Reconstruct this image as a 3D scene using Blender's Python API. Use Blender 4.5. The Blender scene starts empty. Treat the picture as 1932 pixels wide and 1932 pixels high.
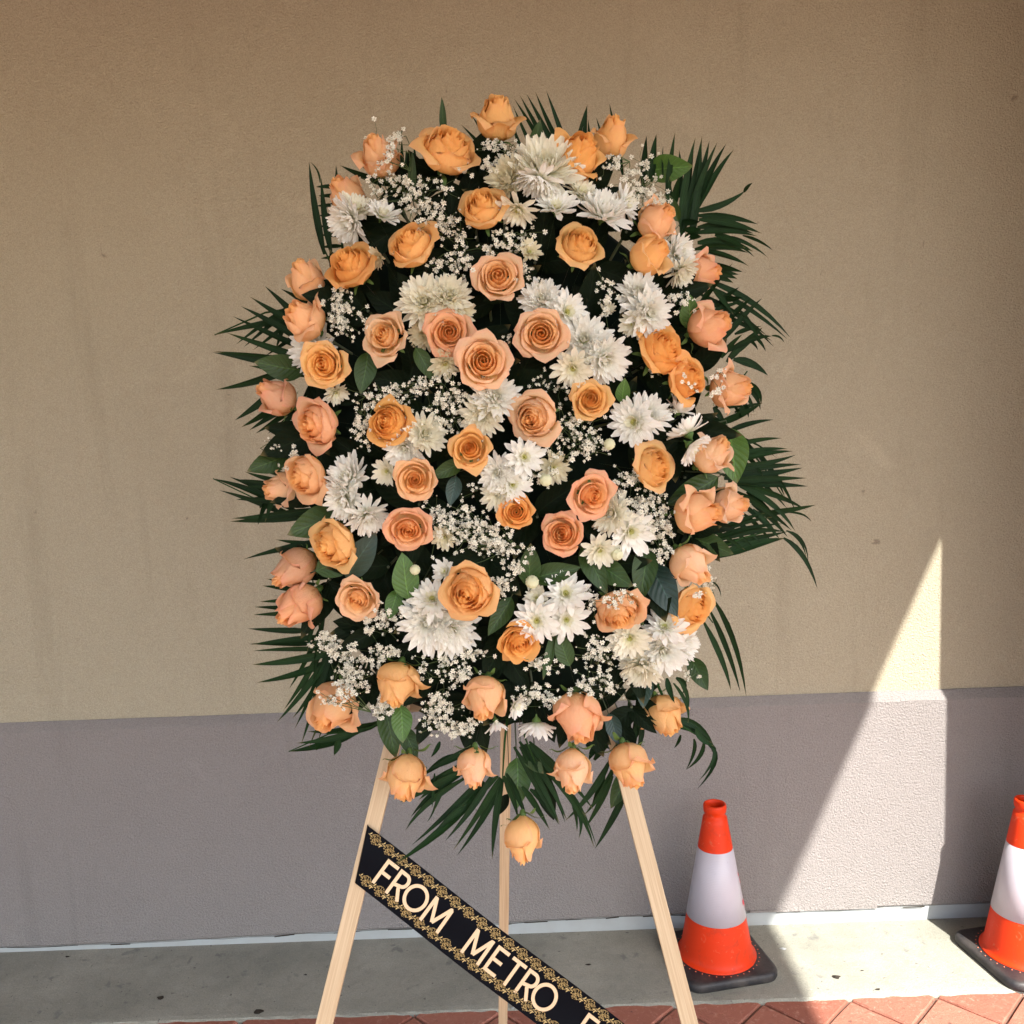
import bpy, bmesh, math, random
from mathutils import Vector, Matrix
import numpy as np

scn = bpy.context.scene
col = scn.collection
R_ = math.radians
rng = random.Random(7)

# ---------------------------------------------------------------- camera
S = 1932.0                       # the photograph was measured on a 1932 x 1932 grid
FP = 1720.0
CAM_H = 1.6
PITCH, ROLL = R_(6.2), R_(2.06)
Fv = Vector((0, math.cos(PITCH), -math.sin(PITCH)))
r0 = Vector((1, 0, 0)); u0 = r0.cross(Fv)
Rv = r0*math.cos(ROLL) - u0*math.sin(ROLL)
Uv = u0*math.cos(ROLL) + r0*math.sin(ROLL)
CO = Vector((0, 0, CAM_H))
cam = bpy.data.cameras.new('camera'); cam_o = bpy.data.objects.new('camera', cam); col.objects.link(cam_o)
cam.sensor_width = 36; cam.sensor_fit = 'HORIZONTAL'; cam.lens = 36*FP/S
cam.clip_start = 0.05; cam.clip_end = 400
m = Matrix((Rv, Uv, -Fv)).transposed().to_4x4(); m.translation = CO
cam_o.matrix_world = m
scn.camera = cam_o

# ---------------------------------------------------------------- light
SUN = Vector((0.50, -1.0, 1.15)).normalized()      # towards the sun
el = math.asin(SUN.z)
sun = bpy.data.lights.new('sun', 'SUN'); sun.energy = 4.1; sun.angle = R_(0.6); sun.color = (1.0, 0.965, 0.92)
sun_o = bpy.data.objects.new('sun', sun); col.objects.link(sun_o)
sun_o.rotation_euler = SUN.to_track_quat('Z', 'Y').to_euler(); sun_o.location = (3, -4, 8)
world = bpy.data.worlds.new('World'); scn.world = world; world.use_nodes = True
nt = world.node_tree; nt.nodes.clear()
sky = nt.nodes.new('ShaderNodeTexSky'); sky.sky_type = 'NISHITA'; sky.sun_disc = False
sky.sun_elevation = el; sky.sun_rotation = math.atan2(SUN.x, SUN.y)
sky.dust_density = 2.0; sky.air_density = 1.0
bg = nt.nodes.new('ShaderNodeBackground'); bg.inputs[1].default_value = 0.15
wo = nt.nodes.new('ShaderNodeOutputWorld')
nt.links.new(sky.outputs[0], bg.inputs[0]); nt.links.new(bg.outputs[0], wo.inputs[0])
scn.view_settings.view_transform = 'Standard'; scn.view_settings.look = 'None'
scn.view_settings.exposure = 1.88; scn.view_settings.gamma = 1.0
scn.view_settings.use_curve_mapping = False

# ---------------------------------------------------------------- helpers
def ray(x, y): return Fv + Rv*((x-966)/FP) - Uv*((y-966)/FP)
def at_y(x, y, Y): d = ray(x, y); return CO + d*(Y/d.y)
def at_z(x, y, z=0.0): d = ray(x, y); return CO + d*((z-CAM_H)/d.z)
def at_plane(x, y, P, N):
    d = ray(x, y); return CO + d*((P-CO).dot(N)/d.dot(N))

def mesh(name, verts, faces, mats=(), smooth=False, attr=None):
    me = bpy.data.meshes.new(name)
    me.from_pydata([tuple(v) for v in verts], [], faces)
    for mm in mats: me.materials.append(mm)
    if smooth: me.polygons.foreach_set('use_smooth', [True]*len(me.polygons))
    if attr is not None:
        a = me.color_attributes.new('pc', 'FLOAT_COLOR', 'POINT')
        buf = np.ones((len(verts), 4), dtype=np.float32); buf[:, :3] = np.array(attr, dtype=np.float32)
        a.data.foreach_set('color', buf.ravel())
    me.update()
    return me
def link(name, data, parent=None, M=None, color=None):
    o = bpy.data.objects.new(name, data); col.objects.link(o)
    if parent: o.parent = parent
    if M is not None: o.matrix_local = M
    if color: o.color = color
    return o
def tag(o, label=None, cat=None, group=None, kind=None):
    if label: o['label'] = label
    if cat: o['category'] = cat
    if group: o['group'] = group
    if kind: o['kind'] = kind
    return o
def thing(name, loc, label, cat, group=None):
    o = link(name, None); o.location = loc; o.empty_display_size = .05
    return tag(o, label, cat, group)

class MB:
    def __init__(s): s.v = []; s.f = []; s.a = []
    def add(s, verts, faces, attr=None):
        n = len(s.v); s.v += [tuple(v) for v in verts]; s.f += [tuple(i+n for i in f) for f in faces]
        s.a += (attr if attr else [(0, 0, 0)]*len(verts))
    def box(s, x0, x1, y0, y1, z0, z1):
        s.add([(x0,y0,z0),(x1,y0,z0),(x1,y1,z0),(x0,y1,z0),(x0,y0,z1),(x1,y0,z1),(x1,y1,z1),(x0,y1,z1)],
              [(0,3,2,1),(4,5,6,7),(0,1,5,4),(1,2,6,5),(2,3,7,6),(3,0,4,7)])
    def tube(s, pts, rads, n=6, cap=True):
        rings = []
        for i, p in enumerate(pts):
            p = Vector(p)
            d = (Vector(pts[min(i+1, len(pts)-1)]) - Vector(pts[max(i-1, 0)]))
            if d.length < 1e-9: d = Vector((0, 0, 1))
            d.normalize()
            a = d.cross(Vector((0.31, 0.2, 0.93)))
            if a.length < .05: a = d.cross(Vector((1, 0, 0)))
            a.normalize(); b = d.cross(a)
            rings.append([p + (a*math.cos(t)+b*math.sin(t))*rads[i] for t in [2*math.pi*k/n for k in range(n)]])
        vs = [v for r in rings for v in r]; fs = []
        for i in range(len(pts)-1):
            for k in range(n):
                fs.append((i*n+k, i*n+(k+1) % n, (i+1)*n+(k+1) % n, (i+1)*n+k))
        if cap: fs += [tuple(range(n))[::-1], tuple((len(pts)-1)*n+k for k in range(n))]
        s.add(vs, fs)
    def lathe(s, prof, n=48, c=(0, 0, 0)):
        vs = []; fs = []
        for r, z in prof:
            for k in range(n):
                t = 2*math.pi*k/n; vs.append((c[0]+r*math.cos(t), c[1]+r*math.sin(t), c[2]+z))
        for i in range(len(prof)-1):
            for k in range(n): fs.append((i*n+k, i*n+(k+1) % n, (i+1)*n+(k+1) % n, (i+1)*n+k))
        s.add(vs, fs)
    def me(s, name, mats=(), smooth=False, attr=False):
        return mesh(name, s.v, s.f, mats, smooth, s.a if attr else None)
    def build(s, name, mat, parent=None, smooth=False, M=None, bevel=0, attr=False):
        me = s.me(name, [mat], smooth, attr)
        o = link(name, me, parent, M)
        if bevel:
            b = o.modifiers.new('bevel', 'BEVEL'); b.width = bevel; b.segments = 2; b.limit_method = 'ANGLE'
        return o

# ---------------------------------------------------------------- materials
class Mat:
    def __init__(s, name):
        s.m = bpy.data.materials.new(name); s.m.use_nodes = True
        s.t = s.m.node_tree; s.t.nodes.clear()
        s.out = s.n('ShaderNodeOutputMaterial')
    def n(s, t, **kw):
        x = s.t.nodes.new(t)
        for k, v in kw.items(): setattr(x, k, v)
        return x
    def l(s, a, b): s.t.links.new(a, b)
    def noise(s, scale, detail=4, rough=.5, vec=None, dist=0):
        x = s.n('ShaderNodeTexNoise'); x.inputs['Scale'].default_value = scale
        x.inputs['Detail'].default_value = detail; x.inputs['Roughness'].default_value = rough
        x.inputs['Distortion'].default_value = dist
        if vec is not None: s.l(vec, x.inputs['Vector'])
        return x.outputs['Fac']
    def ramp(s, fac, stops, interp='LINEAR'):
        x = s.n('ShaderNodeValToRGB'); cr = x.color_ramp; cr.interpolation = interp
        while len(cr.elements) < len(stops): cr.elements.new(.5)
        for e, (p, c) in zip(cr.elements, stops):
            e.position = p; e.color = (c, c, c, 1) if isinstance(c, (int, float)) else (*c, 1)
        s.l(fac, x.inputs[0]); return x.outputs[0]
    def mix(s, fac, a, b, mode='MIX'):
        x = s.n('ShaderNodeMix', data_type='RGBA', blend_type=mode)
        for v, i in ((fac, 0), (a, 6), (b, 7)):
            if isinstance(v, (int, float)): x.inputs[i].default_value = v
            elif isinstance(v, tuple): x.inputs[i].default_value = (*v, 1)
            else: s.l(v, x.inputs[i])
        return x.outputs[2]
    def math(s, op, a, b=None, clamp=False):
        x = s.n('ShaderNodeMath', operation=op); x.use_clamp = clamp
        for v, i in ((a, 0), (b, 1)):
            if v is None: continue
            if isinstance(v, (int, float)): x.inputs[i].default_value = v
            else: s.l(v, x.inputs[i])
        return x.outputs[0]
    def obj(s): return s.n('ShaderNodeTexCoord').outputs['Object']
    def pos(s): return s.n('ShaderNodeNewGeometry').outputs['Position']
    def rnd(s): return s.n('ShaderNodeObjectInfo').outputs['Random']
    def bump(s, h, dist=.002, strength=1.0, normal=None):
        x = s.n('ShaderNodeBump'); x.inputs['Distance'].default_value = dist; x.inputs['Strength'].default_value = strength
        s.l(h, x.inputs['Height'])
        if normal is not None: s.l(normal, x.inputs['Normal'])
        return x.outputs[0]
    def done(s, color, rough=.8, spec=.5, normal=None, trans=0, metal=0, sheen=0, tcol=None):
        p = s.n('ShaderNodeBsdfPrincipled')
        for nm, v in (('Base Color', color), ('Roughness', rough), ('Metallic', metal), ('Specular IOR Level', spec)):
            if isinstance(v, (int, float)): p.inputs[nm].default_value = v
            elif isinstance(v, tuple): p.inputs[nm].default_value = (*v, 1)
            else: s.l(v, p.inputs[nm])
        if sheen: p.inputs['Sheen Weight'].default_value = sheen
        if normal is not None: s.l(normal, p.inputs['Normal'])
        sh = p.outputs[0]
        if trans:
            t = s.n('ShaderNodeBsdfTranslucent'); c = tcol if tcol is not None else color
            if isinstance(c, tuple): t.inputs[0].default_value = (*c, 1)
            else: s.l(c, t.inputs[0])
            if normal is not None: s.l(normal, t.inputs['Normal'])
            mx = s.n('ShaderNodeMixShader'); mx.inputs[0].default_value = trans
            s.l(sh, mx.inputs[1]); s.l(t.outputs[0], mx.inputs[2]); sh = mx.outputs[0]
        s.l(sh, s.out.inputs[0])
        return s.m

def stucco(name, base, dark):
    a = Mat(name); P = a.pos()
    big = a.ramp(a.noise(1.3, 5, .6, P), [(.3, .0), (.75, 1.0)])
    mid = a.ramp(a.noise(9, 6, .7, P), [(.35, 0.0), (.7, 1.0)])
    c = a.mix(a.math('MULTIPLY', big, .35), base, dark)
    c = a.mix(a.math('MULTIPLY', mid, .18), c, dark)
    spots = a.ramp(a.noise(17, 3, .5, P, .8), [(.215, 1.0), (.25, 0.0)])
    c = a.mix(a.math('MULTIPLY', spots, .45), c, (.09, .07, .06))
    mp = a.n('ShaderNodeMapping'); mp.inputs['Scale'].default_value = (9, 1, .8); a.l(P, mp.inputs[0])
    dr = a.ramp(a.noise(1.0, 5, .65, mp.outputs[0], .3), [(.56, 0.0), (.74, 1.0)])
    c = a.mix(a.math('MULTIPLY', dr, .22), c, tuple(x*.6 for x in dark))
    sm = a.ramp(a.noise(3.1, 6, .72, P, 1.6), [(.60, 0.0), (.70, 1.0)])
    c = a.mix(a.math('MULTIPLY', sm, .20), c, tuple(min(1, x*1.35) for x in base))
    gr = a.noise(330, 3, .6, P)
    c = a.mix(.24, c, a.ramp(gr, [(.3, (.15, .12, .1)), (.7, (.9, .85, .8))]), 'OVERLAY')
    h1 = a.noise(165, 4, .62, P, .4); h2 = a.noise(520, 2, .5, P)
    h = a.math('ADD', a.math('MULTIPLY', h1, 1.0), a.math('MULTIPLY', h2, .25))
    return a.done(c, .93, .15, a.bump(h, .0075, 1.0, a.bump(a.noise(7, 3, .5, P), .006, .5)))
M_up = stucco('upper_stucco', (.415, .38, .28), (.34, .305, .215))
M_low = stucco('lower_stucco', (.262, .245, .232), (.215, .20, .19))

def m_concrete():
    a = Mat('concrete'); P = a.pos()
    n1 = a.ramp(a.noise(3.2, 6, .65, P), [(.3, 0.0), (.7, 1.0)])
    c = a.mix(n1, (.205, .205, .165), (.335, .325, .265))
    mp = a.n('ShaderNodeMapping'); mp.inputs['Scale'].default_value = (6, 30, 10); a.l(P, mp.inputs[0])
    st = a.ramp(a.noise(3, 5, .6, mp.outputs[0]), [(.35, 0.0), (.8, 1.0)])
    c = a.mix(a.math('MULTIPLY', st, .3), c, (.22, .215, .20))
    bl = a.ramp(a.noise(16, 3, .5, P, .6), [(.29, 1.0), (.36, 0.0)])
    c = a.mix(a.math('MULTIPLY', bl, .55), c, (.12, .12, .115))
    sp = a.ramp(a.noise(60, 2, .5, P), [(.27, 1.0), (.31, 0.0)])
    c = a.mix(a.math('MULTIPLY', sp, .6), c, (.06, .055, .05))
    ws = a.ramp(a.noise(95, 2, .5, P), [(.73, 0.0), (.77, 1.0)])
    c = a.mix(a.math('MULTIPLY', ws, .5), c, (.6, .58, .52))
    c = a.mix(.30, c, a.ramp(a.noise(240, 4, .7, P), [(.3, (.15, .15, .14)), (.7, (.85, .85, .82))]), 'OVERLAY')
    c = a.mix(a.math('MULTIPLY', a.ramp(a.noise(26, 6, .75, P, 1.0), [(.5, 0.0), (.72, 1.0)]), .35), c, (.13, .128, .11))
    h = a.math('ADD', a.noise(120, 5, .7, P), a.math('MULTIPLY', a.noise(20, 4, .6, P), .6))
    return a.done(c, .88, .3, a.bump(h, .0026, .8))
M_conc = m_concrete()
def m_paver():
    a = Mat('clay_paver'); P = a.pos(); r = a.rnd()
    c = a.mix(r, (.26, .09, .055), (.35, .145, .095))
    n1 = a.ramp(a.noise(30, 6, .7, P), [(.3, 0.0), (.72, 1.0)])
    c = a.mix(a.math('MULTIPLY', n1, .55), c, (.26, .09, .06))
    n2 = a.ramp(a.noise(75, 4, .7, P, .8), [(.55, 0.0), (.72, 1.0)])
    c = a.mix(a.math('MULTIPLY', n2, .5), c, (.52, .31, .23))
    n3 = a.ramp(a.noise(50, 3, .5, P), [(.28, 1.0), (.33, 0.0)])
    c = a.mix(a.math('MULTIPLY', n3, .7), c, (.07, .045, .035))
    h = a.math('ADD', a.noise(60, 6, .75, P, .5), a.math('MULTIPLY', a.noise(220, 3, .6, P), .3))
    return a.done(c, .8, .35, a.bump(h, .004, .8))
M_pav = m_paver()
def m_simple(name, c, rough=.7, spec=.5, nscale=0, amt=.2, dark=None, bump=0, **kw):
    a = Mat(name); P = a.obj(); cc = c; nrm = None
    if nscale:
        f = a.ramp(a.noise(nscale, 5, .6, P), [(.3, 0.0), (.7, 1.0)])
        cc = a.mix(a.math('MULTIPLY', f, amt), c, dark or tuple(x*.5 for x in c))
    if bump: nrm = a.bump(a.noise(nscale*4 or 200, 4, .6, P), bump, .6)
    return a.done(cc, rough, spec, nrm, **kw)
M_ground = m_simple('pavement_base', (.30, .21, .165), .9, .3, 2.5, .5, (.22, .15, .12), .003)
M_joint = m_simple('joint_sand', (.20, .115, .085), .95, .1, 60, .5, (.1, .06, .045), .001)
M_ceil = m_simple('canopy_render', (.24, .135, .03), .9, .2, 3, .2)
M_trim = m_simple('weathered_flashing', (.36, .385, .38), .6, .4, 14, .55, (.30, .30, .28), .001)
M_dirt = m_simple('dirt_bits', (.035, .028, .02), .9, .2, 200, .5)

M_pier = m_simple('brown_pier_render', (.10, .052, .022), .9, .2, 6, .3, (.10, .06, .035), .002)

def m_wood():
    a = Mat('pine_wood'); P = a.obj(); r = a.rnd()
    mp = a.n('ShaderNodeMapping'); mp.inputs['Scale'].default_value = (160, 160, 3.0); a.l(P, mp.inputs[0])
    g = a.ramp(a.noise(1.0, 4, .6, mp.outputs[0], 1.0), [(.3, 0.0), (.7, 1.0)])
    c = a.mix(g, (.54, .425, .27), (.41, .29, .165))
    mk = a.n('ShaderNodeMapping'); mk.inputs['Scale'].default_value = (34, 34, 13); a.l(P, mk.inputs[0])
    kn = a.ramp(a.noise(1.0, 1, .4, mk.outputs[0], .4), [(.23, 1.0), (.27, 0.0)])
    c = a.mix(a.math('MULTIPLY', kn, .6), c, (.17, .09, .045))
    mp2 = a.n('ShaderNodeMapping'); mp2.inputs['Scale'].default_value = (700, 700, 9); a.l(P, mp2.inputs[0])
    g2 = a.noise(1.0, 2, .5, mp2.outputs[0])
    c = a.mix(.35, c, a.ramp(g2, [(.3, (.33, .22, .12)), (.7, (.60, .46, .30))]))
    return a.done(c, .62, .35, a.bump(g2, .0004, .5))
M_wood = m_wood()

def m_rose():
    a = Mat('rose_petal')
    at = a.n('ShaderNodeAttribute'); at.attribute_name = 'pc'
    sep = a.n('ShaderNodeSeparateColor'); a.l(at.outputs['Color'], sep.inputs[0])
    v, u, t = sep.outputs[0], sep.outputs[1], sep.outputs[2]
    oi = a.n('ShaderNodeObjectInfo')
    body = oi.outputs['Color']; pk = oi.outputs['Alpha']
    # base of the petal is yellower, margins pinker (pigment, stays with the petal)
    base = a.mix(.75, body, (.94, .64, .15))
    c = a.mix(a.ramp(v, [(0.0, 0.0), (.55, 1.0)]), base, body)
    outer = a.ramp(t, [(.35, 0.0), (.95, 1.0)])
    c = a.mix(a.math('MULTIPLY', a.math('MULTIPLY', outer, pk), .6), c, (.95, .62, .39))
    edge = a.ramp(a.math('MAXIMUM', v, a.math('MULTIPLY', u, .97)), [(.80, 0.0), (1.0, 1.0)])
    c = a.mix(a.math('MULTIPLY', a.math('MULTIPLY', edge, pk), .9), c, (.88, .36, .27))
    deep = a.ramp(t, [(0.15, 1.0), (.75, 0.0)])
    c = a.mix(a.math('MULTIPLY', deep, .6), c, (1.0, .62, .20))
    P = a.obj()
    mp = a.n('ShaderNodeMapping'); mp.inputs['Scale'].default_value = (9, 9, 1.2); a.l(P, mp.inputs[0])
    vein = a.noise(2.2, 5, .7, mp.outputs[0], .3)
    c = a.mix(.16, c, a.ramp(vein, [(.3, (.35, .3, .3)), (.7, (.75, .75, .75))]), 'OVERLAY')
    bl = a.ramp(a.noise(1.6, 3, .6, P), [(.62, 0.0), (.78, 1.0)])
    c = a.mix(a.math('MULTIPLY', bl, a.math('MULTIPLY', pk, .55)), c, (.72, .25, .18))
    return a.done(c, .55, .3, a.bump(vein, .02, .3), trans=.45, tcol=a.mix(.5, c, (1.0, .60, .16)))
M_rose = m_rose()
def m_mum():
    a = Mat('chrysanthemum_petal')
    at = a.n('ShaderNodeAttribute'); at.attribute_name = 'pc'
    sep = a.n('ShaderNodeSeparateColor'); a.l(at.outputs['Color'], sep.inputs[0])
    oi = a.n('ShaderNodeObjectInfo')
    tip = a.mix(.94, oi.outputs['Color'], (.96, .94, .85))
    tip = a.mix(1.0, tip, oi.outputs['Color'], 'MULTIPLY')
    c = a.mix(a.ramp(sep.outputs[0], [(0.0, 0.0), (.45, 1.0)]), (.66, .66, .36), tip)
    c = a.mix(a.ramp(sep.outputs[2], [(.55, 0.0), (1.0, .55)]), c, (.82, .78, .50))
    rid = a.math('SINE', a.math('MULTIPLY', sep.outputs[1], 16.0))
    return a.done(c, .6, .25, a.bump(rid, .004, .3), trans=.36)
M_mum = m_mum()
M_eye = m_simple('chrysanthemum_eye', (.62, .60, .16), .8, .2, 300, .5, (.45, .42, .06))
M_gyp = m_simple('tiny_white_petals', (.86, .83, .70), .7, .2, trans=.2)
M_gypeye = m_simple('tiny_flower_eye', (.28, .28, .13), .8, .2)
def m_leaf(name, c1, c2, rough=.42, trans=.12, spec=.45):
    a = Mat(name); P = a.obj(); r = a.rnd()
    at = a.n('ShaderNodeAttribute'); at.attribute_name = 'pc'
    sep = a.n('ShaderNodeSeparateColor'); a.l(at.outputs['Color'], sep.inputs[0])
    c = a.mix(r, c1, c2)
    c = a.mix(.25, c, a.ramp(a.noise(40, 4, .6, P), [(.3, tuple(x*.55 for x in c1)), (.7, tuple(min(1, x*1.5) for x in c2))]))
    c = a.mix(a.math('MULTIPLY', a.ramp(sep.outputs[0], [(.90, 0.0), (1.0, 1.0)]), a.ramp(r, [(.35, 0.0), (.6, .8)])), c, (.16, .12, .045))
    mid = a.ramp(sep.outputs[1], [(0.0, 1.0), (.07, 0.0)])
    c = a.mix(a.math('MULTIPLY', mid, .5), c, tuple(min(1, x*2.6) for x in c2))
    vn = a.math('SINE', a.math('ADD', a.math('MULTIPLY', sep.outputs[0], 55.0), a.math('MULTIPLY', sep.outputs[1], -14.0)))
    vr = a.ramp(vn, [(.90, 0.0), (1.0, 1.0)])
    c = a.mix(a.math('MULTIPLY', vr, .25), c, tuple(min(1, x*2.2) for x in c2))
    return a.done(c, rough, spec, a.bump(vn, .0006, .25), trans=trans)
M_leaf = m_leaf('dark_leaf', (.018, .042, .008), (.034, .068, .014), .45, .12, .3)
M_leafb = m_leaf('bright_leaf', (.055, .125, .018), (.08, .165, .028), trans=.2)
M_leafd = m_leaf('shade_dark_leaf', (.003, .007, .002), (.006, .012, .004), .6, .02, .08)  # near-black green puts the shade between the flowers into the leaf colour
M_leafbl = m_leaf('blue_green_leaf', (.014, .036, .026), (.024, .052, .034))
M_palm = m_leaf('palm_leaflet', (.004, .014, .0035), (.009, .029, .006), .55, .05, .12)
M_stem = m_simple('green_stem', (.05, .075, .025), .6, .4, 60, .4, (.07, .035, .03))
M_stemr = m_simple('purple_stem', (.09, .045, .05), .55, .4, 60, .4, (.05, .07, .03))
M_gst = m_simple('wiry_stem', (.07, .10, .035), .7, .2)
M_sepal = m_simple('sepal', (.075, .15, .035), .6, .3, 40, .5, (.11, .14, .03), trans=.15)
M_foam = m_simple('shade_dark_foam', (.004, .009, .005), .95, .1, 80, .5)  # foam colour taken almost to black to stand for the spray's shaded interior
M_ribbon = m_simple('black_satin', (.002, .0025, .0045), .5, .05)
M_gold = m_simple('pale_gold_foil', (.60, .46, .30), .36, .6, 30, .3, (.60, .44, .27), metal=.45)
M_lace = m_simple('gold_lace', (.50, .37, .16), .45, .6, 300, .4, (.28, .19, .07), metal=.35)

# ---------------------------------------------------------------- the place: wall, ground, canopy
YU, YL = 2.678, 2.655            # upper wall face, lower wall face
ZL = .712
ZC = 3.0                         # underside of the canopy
g = MB(); g.add([(-60,-60,-.02),(60,-60,-.02),(60,60,-.02),(-60,60,-.02)], [(0,1,2,3)])
tag(g.build('ground', M_ground), kind='structure')
bw = MB(); bw.box(-7, 2.9, YU, YU+.3, ZL+.012, ZC)
wall = thing('building_wall', (0, YU, 0), 'long rendered wall, tan above the ledge and mauve grey below it, behind the spray', 'wall')
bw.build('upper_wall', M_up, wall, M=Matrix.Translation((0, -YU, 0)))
lw = MB()
prof = [(YU, ZL+.012), (YU-.004, ZL+.012), (YL+.004, ZL-.008), (YL, ZL-.014), (YL, .052), (YL+.004, .046), (YU, .046)]
N = 100
vs = []; fs = []
jr = random.Random(3)
for i in range(N+1):
    x = -7 + 9.9*i/N
    for k, (y, z) in enumerate(prof):
        if k >= 4: z -= .030*min(1, max(0, (.35-x)/1.6))
        jz = jr.uniform(-.002, .002) if k in (4, 5) else (jr.uniform(-.0012, .0012) if k in (1, 2, 3) else 0)
        vs.append((x, y, z+jz))
n = len(prof)
for i in range(N):
    for k in range(n-1): fs.append((i*n+k, (i+1)*n+k, (i+1)*n+k+1, i*n+k+1))
lw.add(vs, fs)
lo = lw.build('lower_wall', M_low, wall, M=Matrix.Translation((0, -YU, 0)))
ub = MB(); ub.box(-7, 2.9, YU-.001, YU+.29, .0, ZL+.010)
ub.build('wall_core', M_joint, wall, M=Matrix.Translation((0, -YU, 0)))
tr = MB()
for i in range(60):
    x0, x1 = -7+9.9*i/60, -7+9.9*(i+1)/60
    tr.add([(x0, YL+.005, .0), (x1, YL+.005, .0), (x1, YL+.007, .043), (x0, YL+.007, .043), (x1, YU-.002, .044), (x0, YU-.002, .044)],
           [(0,1,2,3), (3,2,4,5)])
tr.build('base_flashing', M_trim, wall, M=Matrix.Translation((0, -YU, 0)))
# rectangular render patch near the foot of the wall
def px7(x, y): return ((1200+x*.41408)*.966, (1500+y*.41408)*.966)
pa = at_y(*px7(640, 684), YL-.002); pb = at_y(*px7(1240, 662), YL-.002); pc_ = at_y(*px7(1243, 708), YL-.002)
pt = MB(); pt.box(pa.x, pb.x, YL-.0028, YL+.001, .052, pb.z)
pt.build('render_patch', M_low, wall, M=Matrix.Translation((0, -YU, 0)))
# thin dark crack above the flashing
ck = MB(); xx = -2.2; pts = []
while xx < 1.24:
    pts.append((xx, YL-.0004, .0475-.030*min(1, max(0, (.35-xx)/1.6))+jr.uniform(-.003, .002))); xx += jr.uniform(.03, .09)
for a_, b_ in zip(pts, pts[1:]):
    h = jr.choice([.0005, .0008, .0015, .003])
    ck.add([(a_[0], a_[1]-.0006, a_[2]-h), (b_[0], b_[1]-.0006, b_[2]-h), (b_[0], b_[1]-.0006, b_[2]+.0006), (a_[0], a_[1]-.0006, a_[2]+.0006)], [(0,1,2,3)])
ck.build('crack', M_dirt, wall, M=Matrix.Translation((0, -YU, 0)))

# right pier whose corner throws the upright shadow edge
PX = 1.60; PY = 2.026
pier = thing('corner_pier', (PX+.35, PY, 0), 'rendered pier standing out from the wall beyond the right edge', 'pillar')
MP = Matrix.Translation((-PX-.35, -PY, 0))
b = MB(); b.box(PX-.003, PX+.698, PY+.002, YU-.002, ZL+.012, ZC); b.build('upper_shaft', M_pier, pier, M=MP)
b = MB(); b.box(PX, PX+.7, PY, YU-.004, .04, ZL+.011); b.build('lower_shaft', M_pier, pier, M=MP)
b = MB(); b.box(PX+.01, PX+.69, PY+.01, YU-.006, .0, .04); b.build('base_flashing', M_trim, pier, M=MP)
# canopy over the left; its right end is square to the wall and throws the slanting edge
XC = 1.075 + .4348*(ZC-.7257)
can = thing('entrance_canopy', (0, 0, ZC), 'flat rendered canopy roof over the walkway, above the frame', 'canopy')
b = MB(); b.box(-7, XC, -1.55, YU+.3, .0, .28); b.build('roof_slab', M_ceil, can, M=Matrix.Translation((0, 0, .002)))
for i, x in enumerate((-4.2, -1.6)):
    c_ = thing('canopy_column', (x, -1.3, 0), ['square rendered column under the far left of the canopy front', 'square rendered column under the middle of the canopy front'][i], 'column', 'columns under the canopy front')
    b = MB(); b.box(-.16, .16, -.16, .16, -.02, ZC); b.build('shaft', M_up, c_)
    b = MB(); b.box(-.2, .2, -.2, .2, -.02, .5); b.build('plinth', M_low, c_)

# concrete strip in slabs with a worn front edge
strip = tag(link('concrete_strip', None), kind='structure')
def slab(x0, x1):
    s = MB(); n = max(4, int((x1-x0)/.03)); vs = []; fs = []
    for i in range(n+1):
        x = x0+(x1-x0)*i/n; j = jr.uniform(-.004, .004); k = jr.uniform(-.0015, .0015)
        for y, z in ((2.69, .0), (2.325, .0), (2.310, -.0012), (2.303+j, -.005+k), (2.302+j, -.03)): vs.append((x, y, z))
    for i in range(n):
        for k in range(4): fs.append((i*5+k, i*5+k+1, (i+1)*5+k+1, (i+1)*5+k))
    s.add(vs, fs); s.build('slab', M_conc, strip, smooth=False)
xj = at_z(633, 1850).x
xs = [-7, -3.1, xj, 2.05-.25, 4.5]
for a_, b_ in zip(xs, xs[1:]): slab(a_+.0015, b_-.0015)

# square clay pavers laid diagonally
pave = tag(link('brick_paving', None), kind='structure')
bed = MB(); bed.add([(-3,.8,-.0135),(3,.8,-.0135),(3,2.4,-.0135),(-3,2.4,-.0135)], [(0,1,2,3)])
bed.build('joint_bed', M_joint, pave)
W = .1662; G = .0042
pm = []
for k in range(4):
    r2 = random.Random(50+k); h = W/2-G
    ring = []
    for sx, sy in ((-1,-1),(1,-1),(1,1),(-1,1)):
        ring.append((sx*h, sy*h))
    def edgepts(hh, z, jit):
        o = []
        for q in range(4):
            a_, b_ = ring[q], ring[(q+1) % 4]
            for t in (0, .33, .66):
                x = (a_[0]+(b_[0]-a_[0])*t)*hh + r2.uniform(-jit, jit); y = (a_[1]+(b_[1]-a_[1])*t)*hh + r2.uniform(-jit, jit)
                o.append((x, y, z+r2.uniform(-jit, jit)*.4))
        return o
    e1 = edgepts(.965, 0, .0012); e2 = edgepts(1.0, -.004, .001); e3 = edgepts(1.0, -.03, 0)
    v = e1+e2+e3; n = 12
    f = [tuple(range(n))]
    for lay in range(2):
        for q in range(n): f.append((lay*n+(q+1) % n, lay*n+q, (lay+1)*n+q, (lay+1)*n+(q+1) % n))
    pm.append(mesh('paver', v, f, [M_pav]))
ox, oy = .628, 2.299 - W*math.sqrt(2)/2 + .0
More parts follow.
